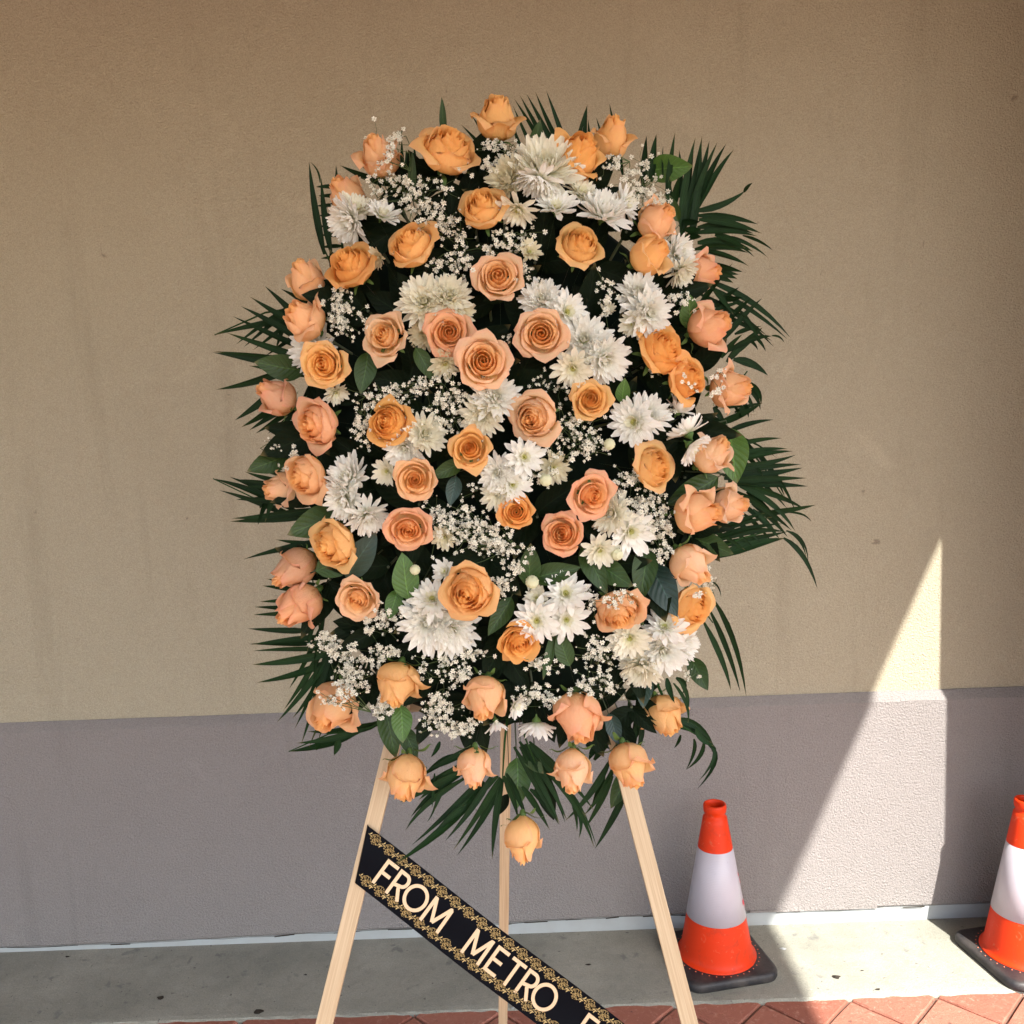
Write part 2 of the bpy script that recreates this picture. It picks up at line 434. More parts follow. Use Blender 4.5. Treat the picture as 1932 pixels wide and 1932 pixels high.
for i in range(-26, 27):
    for j in range(-26, 27):
        x = ox + (i-j)*W/math.sqrt(2); y = oy + (i+j)*W/math.sqrt(2)
        if abs(x) > 2.6 or y > 2.42 or y < .95: continue
        M = Matrix.Translation((x, y, -.0055+rng.uniform(-.0012, .0012))) @ Matrix.Rotation(R_(45+90*rng.randrange(4))+rng.uniform(-.006, .006), 4, 'Z') @ Matrix.Rotation(rng.uniform(-.004, .004), 4, 'X')
        link('paver', pm[rng.randrange(4)], pave, M)

# small debris on the strip and paving
def p8(x, y): return ((x*.41408)*.966, (1700+y*.41408)*.966)
deb = [(p8(758,602), .016, 'black angular scrap lying on the concrete left of the easel', 'scrap'),
       (p8(1220,668), .020, 'dark clump of dirt at the paving edge left of the easel leg', 'dirt clump'),
       (p8(317,406), .009, 'small dark crumb on the concrete close under the wall at far left', 'crumb'),
       (p8(1440,492), .008, 'dark speck on the concrete just left of the easel leg', 'crumb'),
       (px7(1045,985), .020, 'dry winged seed lying in the sunlit concrete between the cones', 'seed'),
       (px7(1243,1043), .010, 'dark pebble in the sunlit concrete near the brick edge', 'pebble'),
       (px7(1490,937), .009, 'grey pebble in the sunlit concrete before the right cone', 'pebble'),
       (px7(1168,955), .006, 'tiny dark grain beside the winged seed on sunlit concrete', 'pebble'),
       (px7(795,852), .011, 'pale curled leaf scrap at the edge of the sunlit concrete', 'leaf scrap'),
       (((600+1770*.3106)*.966, (1600+915*.3106)*.966), .012, 'black curled leaf scrap on the concrete between ribbon and right leg', 'leaf scrap'),
       (((1000+2)*.966, (1600+1175*.3106+4)*.966), .008, 'grey grit lying where the ribbon meets the paving edge', 'crumb')]
for (q, s, lab, cat) in deb:
    c_ = at_z(q[0], q[1], .001); r3 = random.Random(len(lab)*7+int(q[0]))
    b = MB(); k = 9; vs = []
    for t in range(k):
        a_ = 2*math.pi*t/k; rr = s*r3.uniform(.35, .8)
        vs.append((c_.x+rr*math.cos(a_)*1.3, c_.y+rr*math.sin(a_)*.8, .0008+r3.uniform(0, s*.12)))
    vs.append((c_.x, c_.y, .001+s*.25))
    b.add(vs, [(t, (t+1) % k, k) for t in range(k)])
    tag(b.build(cat.replace(' ', '_'), M_trim if 'pale' in lab or 'grey' in lab else M_dirt), lab, cat)

# ---------------------------------------------------------------- traffic cones
def m_cone():
    a = Mat('cone_orange'); P = a.obj()
    c = a.mix(a.math('MULTIPLY', a.ramp(a.noise(9, 5, .6, P), [(.35, 0.0), (.75, 1.0)]), .25), (.68, .036, .002), (.50, .035, .006))
    sc = a.ramp(a.noise(38, 4, .6, P, 1.8), [(.62, 0.0), (.70, 1.0)])
    c = a.mix(a.math('MULTIPLY', sc, .40), c, (.62, .19, .10))
    gm = a.ramp(a.noise(16, 5, .7, P, .8), [(.55, 0.0), (.75, 1.0)])
    c = a.mix(a.math('MULTIPLY', gm, .45), c, (.16, .035, .02))
    return a.done(c, .52, .28, a.bump(a.noise(160, 3, .5, P), .0004, .5), trans=.08)
def m_sleeve():
    a = Mat('reflective_sleeve'); P = a.obj()
    c = a.mix(a.math('MULTIPLY', a.ramp(a.noise(12, 5, .6, P), [(.35, 0.0), (.75, 1.0)]), .3), (.46, .43, .46), (.36, .33, .36))
    sp = a.n('ShaderNodeSeparateXYZ'); a.l(P, sp.inputs[0])
    ln = a.math('SINE', a.math('MULTIPLY', sp.outputs[2], 1400.0))
    sc = a.ramp(a.noise(34, 4, .6, P, 1.2), [(.30, 1.0), (.325, 0.0)])
    c = a.mix(a.math('MULTIPLY', sc, .6), c, (.30, .22, .24))
    return a.done(c, .35, .5, a.bump(ln, .0002, .25))
def m_rubber():
    a = Mat('black_rubber'); P = a.obj()
    c = a.mix(a.ramp(a.noise(14, 5, .65, P), [(.4, 0.0), (.75, 1.0)]), (.016, .016, .018), (.07, .06, .052))
    return a.done(c, .55, .4, a.bump(a.noise(260, 3, .6, P), .0008, .5))
M_cone, M_slv, M_rub = m_cone(), m_sleeve(), m_rubber()
M_stud = m_simple('orange_stud', (.55, .14, .07), .5, .4)
M_mark = m_simple('red_paint_scuff', (.60, .03, .05), .5, .4)
def cone_r(z):   # outside radius of the body
    return .1025 + (z-.035)*(.0305-.1025)/(.450-.035)
def traffic_cone(x, y, rz, lab):
    t = thing('traffic_cone', (x, y, 0), lab, 'traffic cone', 'orange traffic cones along the wall')
    t.rotation_euler.z = rz
    # base
    hb = .137; rc = .042; out = []
    for cx, cy, a0 in ((1, 1, 0), (-1, 1, 90), (-1, -1, 180), (1, -1, 270)):
        for k in range(7):
            a_ = R_(a0+15*k); out.append((cx*(hb-rc)+rc*math.cos(a_), cy*(hb-rc)+rc*math.sin(a_)))
    lay = [(.985, .0), (1.0, .006), (1.0, .017), (.98, .0225), (.95, .0248), (.91, .0256)]
    v = []; f = []; n = len(out)
    for s_, z in lay: v += [(p*s_, q*s_, z) for p, q in out]
    for i in range(len(lay)-1):
        for k in range(n): f.append((i*n+k, i*n+(k+1) % n, (i+1)*n+(k+1) % n, (i+1)*n+k))
    f.append(tuple((len(lay)-1)*n+k for k in range(n))); f.append(tuple(range(n))[::-1])
    base_o = link('base', mesh('cone_base', v, f, [M_rub], True), t)
    b = MB(); b.lathe([(.1125, .0250), (.1132, .027), (.111, .0295), (.1065, .0325), (.1030, .038), (.1005, .046)] +
                      [(cone_r(z), z) for z in (.06, .10, .146)], 64)
    b.lathe([(cone_r(.345)+.0006, .345)] + [(cone_r(z)+.0006, z) for z in (.38, .42, .436)] +
            [(.0305, .438), (.0295, .440), (.0285, .444), (.0290, .449), (.0315, .452), (.0325, .458), (.0325, .469), (.031, .4735), (.0275, .4745), (.0255, .472), (.0245, .46), (.030, .40)], 64)
    b.lathe([(cone_r(.146)-.0008, .140), (cone_r(.346)-.0008, .350)], 64)
    b.build('body', M_cone, t, True)
    b = MB(); b.lathe([(cone_r(.146), .1455), (cone_r(.146)+.0012, .146), (cone_r(.25)+.0012, .25), (cone_r(.346)+.0012, .346), (cone_r(.346), .3465)], 64)
    b.build('reflective_sleeve', M_slv, t, True)
    st = MB(); st.lathe([(.0021, 0), (.0018, .0010), (.0, .0014)], 8); sm = st.me('stud', [M_stud], True)
    for k in range(38):
        a_ = 2*math.pi*k/38
        link('stud', sm, base_o, Matrix.Translation((.1205*math.cos(a_), .1205*math.sin(a_), .0254)))
    return t
cb = at_z(1352, 1811)
c1 = traffic_cone(cb.x, cb.y, R_(11), 'orange and white traffic cone with red scuffs on its band, behind the right easel leg')
c2p = at_z(1984*.966, 1872*.966)
c2 = traffic_cone(c2p.x+.020, c2p.y, R_(10), 'orange and white traffic cone half in sun, cut by the right edge of the photo')
# red scuffs on the sleeve of the first cone
b = MB(); r3 = random.Random(5)
for k in range(9):
    a_ = R_(-22+r3.uniform(-7, 12)) - R_(11); z = r3.uniform(.16, .27); w = r3.uniform(.04, .09); h = r3.uniform(.004, .02)
    rr = cone_r(z)+.0019
    b.add([(rr*math.cos(a_), rr*math.sin(a_), z), (rr*math.cos(a_+w), rr*math.sin(a_+w), z+h*.2), ((cone_r(z+h)+.0019)*math.cos(a_+w*.8), (cone_r(z+h)+.0019)*math.sin(a_+w*.8), z+h), ((cone_r(z+h*.7)+.0019)*math.cos(a_+w*.3), (cone_r(z+h*.7)+.0019)*math.sin(a_+w*.3), z+h*.7)], [(0,1,2,3)])
b.build('red_scuff', M_mark, c1)

# ---------------------------------------------------------------- easel
EP0 = Vector((0, 1.05, 0)); EN = Vector((0, 1, -.20)).normalized()      # plane of the two front legs
def at_e(x, y, off=0.0): return at_plane(x, y, EP0 - EN*off, EN)
easel = thing('wooden_easel', (at_e(950, 1900).x, 1.3, 0), 'three legged pale pine easel that holds up the flower spray', 'easel')
ME = Matrix.Translation(-easel.location)
def beam(name, a, b, w, d, face=EN):
    ax = (b-a).normalized(); s_ = ax.cross(face).normalized(); t_ = s_.cross(ax).normalized()
    L = (b-a).length
    mb = MB(); mb.box(-w/2, w/2, -d/2, d/2, 0, L)
    M = Matrix((s_, t_, ax)).transposed().to_4x4(); M.translation = a
    o = mb.build(name, M_wood, easel, M=ME @ M, bevel=.0008)
    return o
def extend_to(a, b, z): return a + (b-a)*((z-a.z)/(b.z-a.z))
la, lb = at_e(742, 1400, -.008), at_e(612, 1932, -.008)
ra, rb = at_e(1184, 1480, -.008), at_e(1301, 1932, -.008)
beam('leg', extend_to(lb, la, -.004), extend_to(lb, la, 1.36), .0235, .014)
beam('leg', extend_to(rb, ra, -.004), extend_to(rb, ra, 1.36), .0235, .014)
q1 = at_y(953, 1480, 1.600); q2 = at_y(951, 1900, 1.80)
q1 = at_plane(953, 1480, Vector((0, 1.36, 1.5)), Vector((0, 1, .367)).normalized()); q2 = at_plane(949, 1900, Vector((0, 1.36, 1.5)), Vector((0, 1, .367)).normalized())
beam('leg', extend_to(q2, q1, -.0205+.01), extend_to(q2, q1, 1.40), .0185, .014, Vector((0, 1, .367)))
ca, cb_ = extend_to(lb, la, 1.18), extend_to(rb, ra, 1.18)
beam('crossbar', ca+EN*.016, cb_+EN*.016, .02, .012)
ca, cb_ = extend_to(lb, la, 1.34), extend_to(rb, ra, 1.34)
beam('crossbar', ca+EN*.016, cb_+EN*.016, .02, .012)

# ---------------------------------------------------------------- ribbon
def at_r(x, y): return at_e(x, y, .004)
TL = at_r(695, 1559); ud = (at_r(1129, 1894)-TL).normalized(); vd = EN.cross(ud).normalized()
if vd.z > 0: vd = -vd
def ruv(x, y): d = at_r(x, y)-TL; return d.dot(ud), d.dot(vd)
lcu, lcv = ruv(673, 1666); l2u, l2v = ruv(1006, 1932)
RWd = (lcv+l2v)/2
ribbon = thing('ribbon_sash', TL, 'black satin sash with gold capital letters and gold lace edging, across the easel legs', 'ribbon')
MR = Matrix((ud, vd, EN)).transposed().to_4x4()                    # local: x along, y across (down), z away from the viewer
RL = .66
mb = MB(); nu_, nv_ = 60, 8; vs = []; fs = []
def rz(u, v): return .0036*math.sin(u*17+1.2)*math.sin(math.pi*min(1, max(0, u/RL))) + .0010*math.cos(v/RWd*math.pi*2+u*9)
for i in range(nu_+1):
    for j in range(nv_+1):
        v = RWd*j/nv_; ul = lcu*j/nv_; u = ul + (RL-ul)*i/nu_
        vs.append((u, v, rz(u, v)))
for i in range(nu_):
    for j in range(nv_): fs.append((i*(nv_+1)+j, (i+1)*(nv_+1)+j, (i+1)*(nv_+1)+j+1, i*(nv_+1)+j+1))
mb.add(vs, fs)
# the end folded round the left leg
vs = []; 
for k, (du, dz) in enumerate([(0, 0), (-.0022, .003), (-.002, .014), (.004, .0195), (.016, .020)]):
    for j in range(nv_+1):
        vs.append((lcu*j/nv_ + du, RWd*j/nv_, (rz(lcu*j/nv_, RWd*j/nv_) if k == 0 else 0)+dz))
fs = [(k*(nv_+1)+j, k*(nv_+1)+j+1, (k+1)*(nv_+1)+j+1, (k+1)*(nv_+1)+j) for k in range(4) for j in range(nv_)]
mb.add(vs, fs)
mb.build('satin_band', M_ribbon, ribbon, True, MR)

def z6(x, y): return ((600+x*.31056)*.966, (1600+y*.31056)*.966)
CAPt, CAPb = ruv(*z6(505, 243))[1], ruv(*z6(413, 383))[1]
CAP = ruv(*z6(1110, 930))[1] - ruv(*z6(1190, 775))[1]
CAPm = (ruv(*z6(967, 820))[1]+ruv(*z6(1065, 680))[1])/2
CAP = .0400
ST = CAP*.125
def stroke(mb, pts, z, w=ST, closed=False):
    """a flat raised stroke along 2-D points"""
    n = len(pts); L = []; Rr = []
    for i, p in enumerate(pts):
        a = Vector(pts[i-1 if (i or closed) else 0]); c = Vector(pts[(i+1) % n if (i < n-1 or closed) else i]); p = Vector(p)
        d1 = (p-a).normalized() if (p-a).length > 1e-9 else (c-p).normalized()
        d2 = (c-p).normalized() if (c-p).length > 1e-9 else d1
        t = (d1+d2).normalized(); nn = Vector((-t.y, t.x)); k = 1/max(.45, nn.dot(Vector((-d1.y, d1.x))))
        L.append(p+nn*w/2*k); Rr.append(p-nn*w/2*k)
    m = n if closed else n-1
    vs = [(p.x, p.y, zz) for zz in (z, z+.0008) for p in L+Rr]
    N2 = 2*n; fs = []
    for i in range(m):
        j = (i+1) % n
        fs += [(i, j, n+j, n+i), (i, N2+i, N2+j, j), (n+i, n+j, N2+n+j, N2+n+i)]
    if not closed: fs += [(0, n, N2+n, N2), (n-1, N2+n-1, N2+2*n-1, 2*n-1)]
    mb.add(vs, fs)
def glyph(ch):
    """strokes in a box of cap height 1, y down; returns list of (points, closed), width"""
    h = .5*ST/CAP
    arc = lambda cx, cy, rx, ry, a0, a1, n=18: [(cx+rx*math.cos(R_(a0+(a1-a0)*i/n)), cy+ry*math.sin(R_(a0+(a1-a0)*i/n))) for i in range(n+1)]
    if ch == 'F': return [([(h, 0), (h, 1)], 0), ([(h, h), (.56, h)], 0), ([(h, .50), (.50, .50)], 0)]
    if ch == 'E': return [([(h, 0), (h, 1)], 0), ([(h, h), (.56, h)], 0), ([(h, .49), (.52, .49)], 0), ([(h, 1-h), (.58, 1-h)], 0)]
    if ch == 'T': return [([(0, h), (.66, h)], 0), ([(.33, h), (.33, 1)], 0)]
    if ch == 'R': return [([(h, 0), (h, 1)], 0), ([(h, h), (.33, h)] + arc(.33, .29, .215, .29-h, -90, 90, 14)[1:] + [(h, .58)], 0), ([(.32, .58), (.60, 1)], 0)]
    if ch == 'P': return [([(h, 0), (h, 1)], 0), ([(h, h), (.33, h)] + arc(.33, .29, .215, .29-h, -90, 90, 14)[1:] + [(h, .58)], 0)]
    if ch == 'O': return [(arc(.50, .5, .5-h, .5-h, 0, 360, 36)[:-1], 1)]
    if ch == 'M': return [([(h, 1), (h*1.2, 0)], 0), ([(h*1.6, h*.6), (.47, .82)], 0), ([(.47, .82), (.94-h*1.6, h*.6)], 0), ([(.94-h*1.2, 0), (.94-h, 1)], 0)]
def letter(ch, u, v0, sx=1.0):
    sx *= .90; mb = MB(); k = 0
    for pts, cl in glyph(ch):
        stroke(mb, [(x*CAP*sx, y*CAP) for x, y in pts], -.0016-.00012*k, closed=bool(cl)); k += 1
    o = mb.build('letter', M_gold, ribbon, M=MR @ Matrix.Translation((u, v0, rz(u, v0+CAP/2))))
    o['label'] = 'pale gold capital letter ' + ch
VT = RWd*.5 - CAP*.5 + .001
for ch, X, Y, dx, sx in (('F', 413, 383, 0, 1), ('R', 497, 445, 0, 1), ('O', 690, 485, .5, 1), ('M', 710, 615, 0, 1), ('M', 967, 820, 0, .95), ('E', 1108, 925, 0, 1),
                  ('T', 1240, 1036, .33, 1), ('R', 1295, 1085, 0, 1), ('O', 1490, 1125, .5, 1)):
    u, v = ruv(*z6(X, Y)); letter(ch, u - dx*CAP*sx*.9, VT, sx)
u, v = ruv(*z6(1762, 1237)); letter('F', u, VT)
# lace edging
pit = (ruv(*z6(1190, 1030))[0]-ruv(*z6(430, 130))[0])
u0_, v0_ = ruv(*z6(430, 130)); u9, v9 = ruv(*z6(1180, 715))
PIT = (u9-u0_)/9.0
r3 = random.Random(11); mb = MB()
def grain(x, y, r, z=0):
    mb.add([(x-r, y, z), (x, y-r*.7, z), (x+r, y, z), (x, y+r*.7, z), (x, y, z-r*.7)], [(0,1,4), (1,2,4), (2,3,4), (3,0,4)])
aL, bL = PIT*.44, PIT*.31
for k in range(120):
    for _ in range(30):
        x, y = r3.uniform(-1, 1), r3.uniform(-1, 1)
        if abs(y) < (1-abs(x)**1.6) and not (.05 < math.hypot(x, y*.9)-.30 < .16 and r3.random() < .6): break
    grain(x*aL*1.08, y*bL*1.06, PIT*r3.uniform(.030, .046))
for s_ in (-1, 1):
    mb.add([(p[0], p[1], -.0002) for p in ((s_*aL*.7, -PIT*.02), (s_*PIT*.56, -s_*PIT*.03), (s_*PIT*.56, s_*PIT*.02), (s_*aL*.7, PIT*.05))], [(0,1,2,3)])
    mb.add([(p[0], p[1], -.0004) for p in ((s_*PIT*.46, 0), (s_*PIT*.40, s_*PIT*.13), (s_*PIT*.45, s_*PIT*.20), (s_*PIT*.50, s_*PIT*.05))], [(0,1,2,3)])
lm = mb.me('lace_motif', [M_lace])
VB = ruv(*z6(370, 390))
ev0 = v0_; ev1 = VB[1]
for k in range(0, 21):
    u = u0_ + k*PIT
    link('lace_motif', lm, ribbon, MR @ Matrix.Translation((u, ev0, rz(u, ev0)-.0009)) @ Matrix.Rotation(R_(7), 4, 'Z'))
    u = VB[0] + k*PIT
    if u < RL-.03: link('lace_motif', lm, ribbon, MR @ Matrix.Translation((u, ev1, rz(u, ev1)-.0009)) @ Matrix.Rotation(R_(7), 4, 'Z'))

# ---------------------------------------------------------------- the spray: common placing
CX, CY, RX, RY = 950, 850, 470, 650
YB = 1.285
def depth(x, y, lift=0.0):
    rr = ((x-CX)/RX)**2+((y-CY)/RY)**2
    return YB - .155*math.sqrt(max(0.0, 1-rr)) + (.02*min(1, max(0, rr-1))) - lift
def at_s(x, y, lift=0.0): return at_y(x, y, depth(x, y, lift))
def pxm(P): return (P-CO).dot(Fv)/FP          # metres per pixel at P
def aim(P, tilt, dirdeg):
    """unit vector leaning `tilt` degrees from the line to the camera towards screen direction dirdeg"""
    c = (CO-P).normalized(); rr = (Rv - c*Rv.dot(c)).normalized(); uu = (Uv - c*Uv.dot(c)).normalized()
    s_ = rr*math.cos(R_(dirdeg)) + uu*math.sin(R_(dirdeg))
    return (c*math.cos(R_(tilt)) + s_*math.sin(R_(tilt))).normalized()
def frame(z, spin=0.0):
    q = z.to_track_quat('Z', 'Y').to_matrix().to_4x4()
    return q @ Matrix.Rotation(spin, 4, 'Z')
HEART = Vector((at_y(CX, CY, YB).x, YB+.05, at_y(CX, CY, YB).z))

foam = MB(); n1, n2 = 28, 14; vs = []
for i in range(n2+1):
    th = math.pi*i/n2
    for k in range(n1):
        ph = 2*math.pi*k/n1
        e = lambda w: math.copysign(abs(w)**.8, w)
        q = at_y(CX + 345*e(math.cos(ph))*math.sin(th), CY+25 + 490*e(math.sin(ph))*math.sin(th), YB+.02)
        vs.append((q.x, q.y - .085*math.cos(th)*(1.0 if math.cos(th) > 0 else .3) + jr.uniform(-.003, .003), q.z))
fs = [(i*n1+k, i*n1+(k+1) % n1, (i+1)*n1+(k+1) % n1, (i+1)*n1+k) for i in range(n2) for k in range(n1)]
foam.add(vs, fs)
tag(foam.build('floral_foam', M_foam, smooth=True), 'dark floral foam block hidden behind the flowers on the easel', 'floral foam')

# ---------------------------------------------------------------- roses
def petal_mesh(prm, rr):
    phi, Rb, Rm, Rt, H, W, k, curl, pt, t = prm
    nu, nv = 8, 8; vs = []; at = []
    wob = [rr.uniform(-1, 1) for _ in range(6)]
    bulge = .5+rr.uniform(-.05, .05)
    for j in range(nv+1):
        v = j/nv
        if v < bulge: r = Rb+(Rm-Rb)*(1-(1-v/bulge)**2.3)
        else:
            q = (v-bulge)/(1-bulge); q = q*q*(3-2*q); r = Rm+(Rt-Rm)*q
        rim = max(0, (v-.70)/.30)
        wf = (.50+.50*min(1, v/.55)**.8)*(1-(.10+.26*t)*rim**2)
        for i in range(nu+1):
            u = -1+2*i/nu; au = abs(u)
            th = phi + u*W*wf
            top = 1-(.13+.12*t)*au**2.6*v*v-.025*math.sin(u*3+wob[0]*3)*rim
            z = H*(v**1.08)*top
            rr_ = r + k*u*(.35+.65*v) + curl*rim**2*(1-.35*au) + pt*rim**1.3*(1-au)**1.6
            z -= curl*1.15*rim**2.0*(1-.2*au) + pt*.45*rim*(1-au)
            rr_ += .035*rim*math.sin(u*5+wob[1]*4)*Rm + .018*math.sin(v*6+u*3+wob[2]*3)*Rm
            if t > .6: rr_ += .05*max(0, au-.6)*v*(1+wob[3]); z -= .10*max(0, au-.5)*rim*(1+wob[4])
            rr_ = max(.004, rr_)
            vs.append((rr_*math.cos(th), rr_*math.sin(th), z)); at.append((v, au, t))
    fs = [(j*(nu+1)+i, j*(nu+1)+i+1, (j+1)*(nu+1)+i+1, (j+1)*(nu+1)+i) for j in range(nv) for i in range(nu)]
    return mesh('petal', vs, fs, [M_rose], True, at)
def rose_variant(seed, kind):
    rr = random.Random(seed); out = []
    ph = rr.uniform(0, 6.28)
    # number of petals, outer rim radius, height, how much lower the outer rims sit
    n, RT, H, drop = {'open': (26, 1.0, 1.06, .42), 'half': (22, .80, 1.50, .24), 'cup': (19, .58, 1.86, .14), 'bud': (16, .50, 1.95, .12)}[kind]
    nref = {'open': 6, 'half': 4, 'cup': 4, 'bud': 3}[kind]
    if kind == 'open':
        nc, nm, no = rr.choice((8, 9, 10)), rr.choice((5, 6, 7)), 6
        core = rr.uniform(.30, .40)
        for q in range(nc+nm+no):
            if q < nc:
                a_ = q/(nc-1.0); Rt = .03+(core-.03)*a_; Rm = Rt*1.15+.06; Hh = H*(1.0-.05*a_**2); W = 2.0-.7*a_; curl = .02+.03*a_; pt = .02; t = .40*a_; k = .035
            elif q < nc+nm:
                a_ = (q-nc)/(nm-1.0); Rt = core+.07+(.66-core)*a_; Rm = Rt*.86+.05; Hh = H*(.97-.13*a_); W = 1.30-.15*a_; curl = .06+.05*a_; pt = .06*rr.uniform(0, 1.5); t = .42+.3*a_; k = .06
            else:
                a_ = (q-nc-nm)/(no-1.0); Rt = .80+.12*a_; Rm = .74+.05*a_; Hh = H*(.84-.14*a_)*rr.uniform(.93, 1.07); W = rr.uniform(.78, 1.0); curl = rr.uniform(.08, .17); pt = .17*rr.uniform(0, 1.5); t = .75+.25*a_; k = .07
            ph += 2.399+rr.uniform(-.35, .35)
            me_ = petal_mesh((ph, .06+.04*t, Rm*rr.uniform(.95, 1.05), Rt*rr.uniform(.94, 1.06), Hh*rr.uniform(.97, 1.02), W*rr.uniform(.9, 1.08), k*rr.uniform(.5, 1.4), curl, pt, t), rr)
            out.append(me_)
        return out
    for q in range(n):
        a_ = q/(n-1.0)
        Rt = .03 + ((RT if kind != 'open' else .90)-.03)*a_**(1.12 if kind != 'open' else .95)
        Rm = .10 + .74*(1-(1-a_)**1.7)
        if kind == 'bud': Rm *= .92
        Hh = H*(1 - drop*a_**1.6)
        W = 2.0-1.05*a_**.6
        out_ = q >= n-nref
        curl = ((.015+.085*min(1, a_*1.6)) if kind in ('open', 'half') else .03) + (.13 if out_ else 0)*rr.uniform(.5, 1.3)
        pt = (.17*rr.uniform(.2, 1.5) if out_ else .03)
        if kind == 'half' and out_: Rt = .92; Hh *= .93
        if kind == 'cup':
            Rm *= .97
            if out_: Rt = .66+.08*(q-(n-nref)); Hh *= rr.uniform(.80, .98); curl += .06; pt *= 1.5; W *= .9
        if kind == 'bud' and out_: Rt = .62+.08*(q-(n-nref)); Hh *= rr.uniform(.84, .97); curl += .05
        ph += 2.399+rr.uniform(-.2, .2)
        out.append(petal_mesh((ph, .06+.05*a_, Rm*rr.uniform(.97, 1.03), Rt*rr.uniform(.95, 1.05), Hh*rr.uniform(.98, 1.02), W*rr.uniform(.94, 1.06), .045*rr.uniform(.7, 1.2), curl, pt, a_), rr))
    return out
VAR = {k: [rose_variant(100*i+j, k) for j in range(nn)] for i, (k, nn) in enumerate((('open', 8), ('half', 7), ('bud', 5), ('cup', 8)))}
RHALF = {'open': 1.08, 'half': .96, 'bud': .82, 'cup': .92}
HMID = {'open': .58, 'half': .74, 'bud': .92, 'cup': .86}
# sepals and hip (local rose units)
def sepal_mesh():
    vs = []; at = []; n = 7
    for j in range(n+1):
        v = j/n; w = .105*(1-v)**.8*(.6+1.6*v if v < .4 else 1.24)
        r = .16+.62*math.sin(v*1.45); z = -.04+.30*v+.10*math.sin(v*5)
        for u in (-1, 0, 1): vs.append((r+(.03 if u == 0 else 0), u*w, z)); at.append((v, abs(u), .5))
    fs = [(j*3+i, j*3+i+1, j*3+i+4, j*3+i+3) for j in range(n) for i in range(2)]
    return mesh('sepal', vs, fs, [M_sepal], True, at)
SEP = sepal_mesh()
b = MB(); b.lathe([(.03, -.26), (.10, -.22), (.13, -.12), (.15, -.02), (.12, .06)], 10); HIP = b.me('hip', [M_sepal], True)
COL = {'Z': ((.94, .63, .25), .6), 'A': ((.95, .58, .19), .3), 'O': ((.93, .48, .12), .2), 'P': ((.94, .61, .31), .4), 'Q': ((.93, .53, .285), .6),
       'L': ((.95, .68, .41), .35), 'Y': ((.94, .59, .23), .2), 'D': ((.70, .42, .26), .6)}
def stem_obj(name, root, a, b_, rad, mat, inv):
    m_ = (a+b_)/2 + Vector((0, .012, 0)); mb = MB()
    mb.tube([inv @ a, inv @ m_, inv @ b_], [rad]*3, 6)
    return mb.build(name, mat, root, True)
def rose(x, y, w, tilt, d, kind, colk, lab, lift=0.0, stem=None):
    P = at_s(x, y, lift); s_ = w*pxm(P)/(2*RHALF[kind])
    ax = aim(P, tilt, d); r2 = random.Random(int(x*7+y*13))
    base = P - ax*(HMID[kind]*s_)
    M = frame(ax, r2.uniform(0, 6.28)); M.translation = base
    t = thing('rose', base, lab, 'rose', 'roses in the spray'); SC = M @ Matrix.Diagonal((s_*r2.uniform(.93, 1.07), s_*r2.uniform(.95, 1.05), s_*r2.uniform(.94, 1.06), 1)); t.matrix_world = SC
    inv = SC.inverted()
    c, pk = COL[colk]; j = r2.uniform(.94, 1.05); g = r2.uniform(.96, 1.04)
    cc = (c[0]*j, c[1]*j*g, c[2]*j*g, min(1, pk*r2.uniform(.8, 1.15)))
    for pm_ in r2.choice(VAR[kind]): link('petal', pm_, t, color=cc)
    link('hip', HIP, t)
    for k in range(5): link('sepal', SEP, t, Matrix.Rotation(k*1.2566+.3, 4, 'Z') @ Matrix.Rotation(r2.uniform(-.3, .5), 4, 'Y') @ Matrix.Scale(1.35 if y > 1420 else 1.0, 4))
    e = Vector(stem) if stem else (base + (HEART-base)*.6 + Vector((0, .01, 0)))
    stem_obj('stem', t, base - ax*.2*s_, e, .0034 if y > 1550 else .0026, r2.choice([M_stem, M_stemr]), inv)
    return t
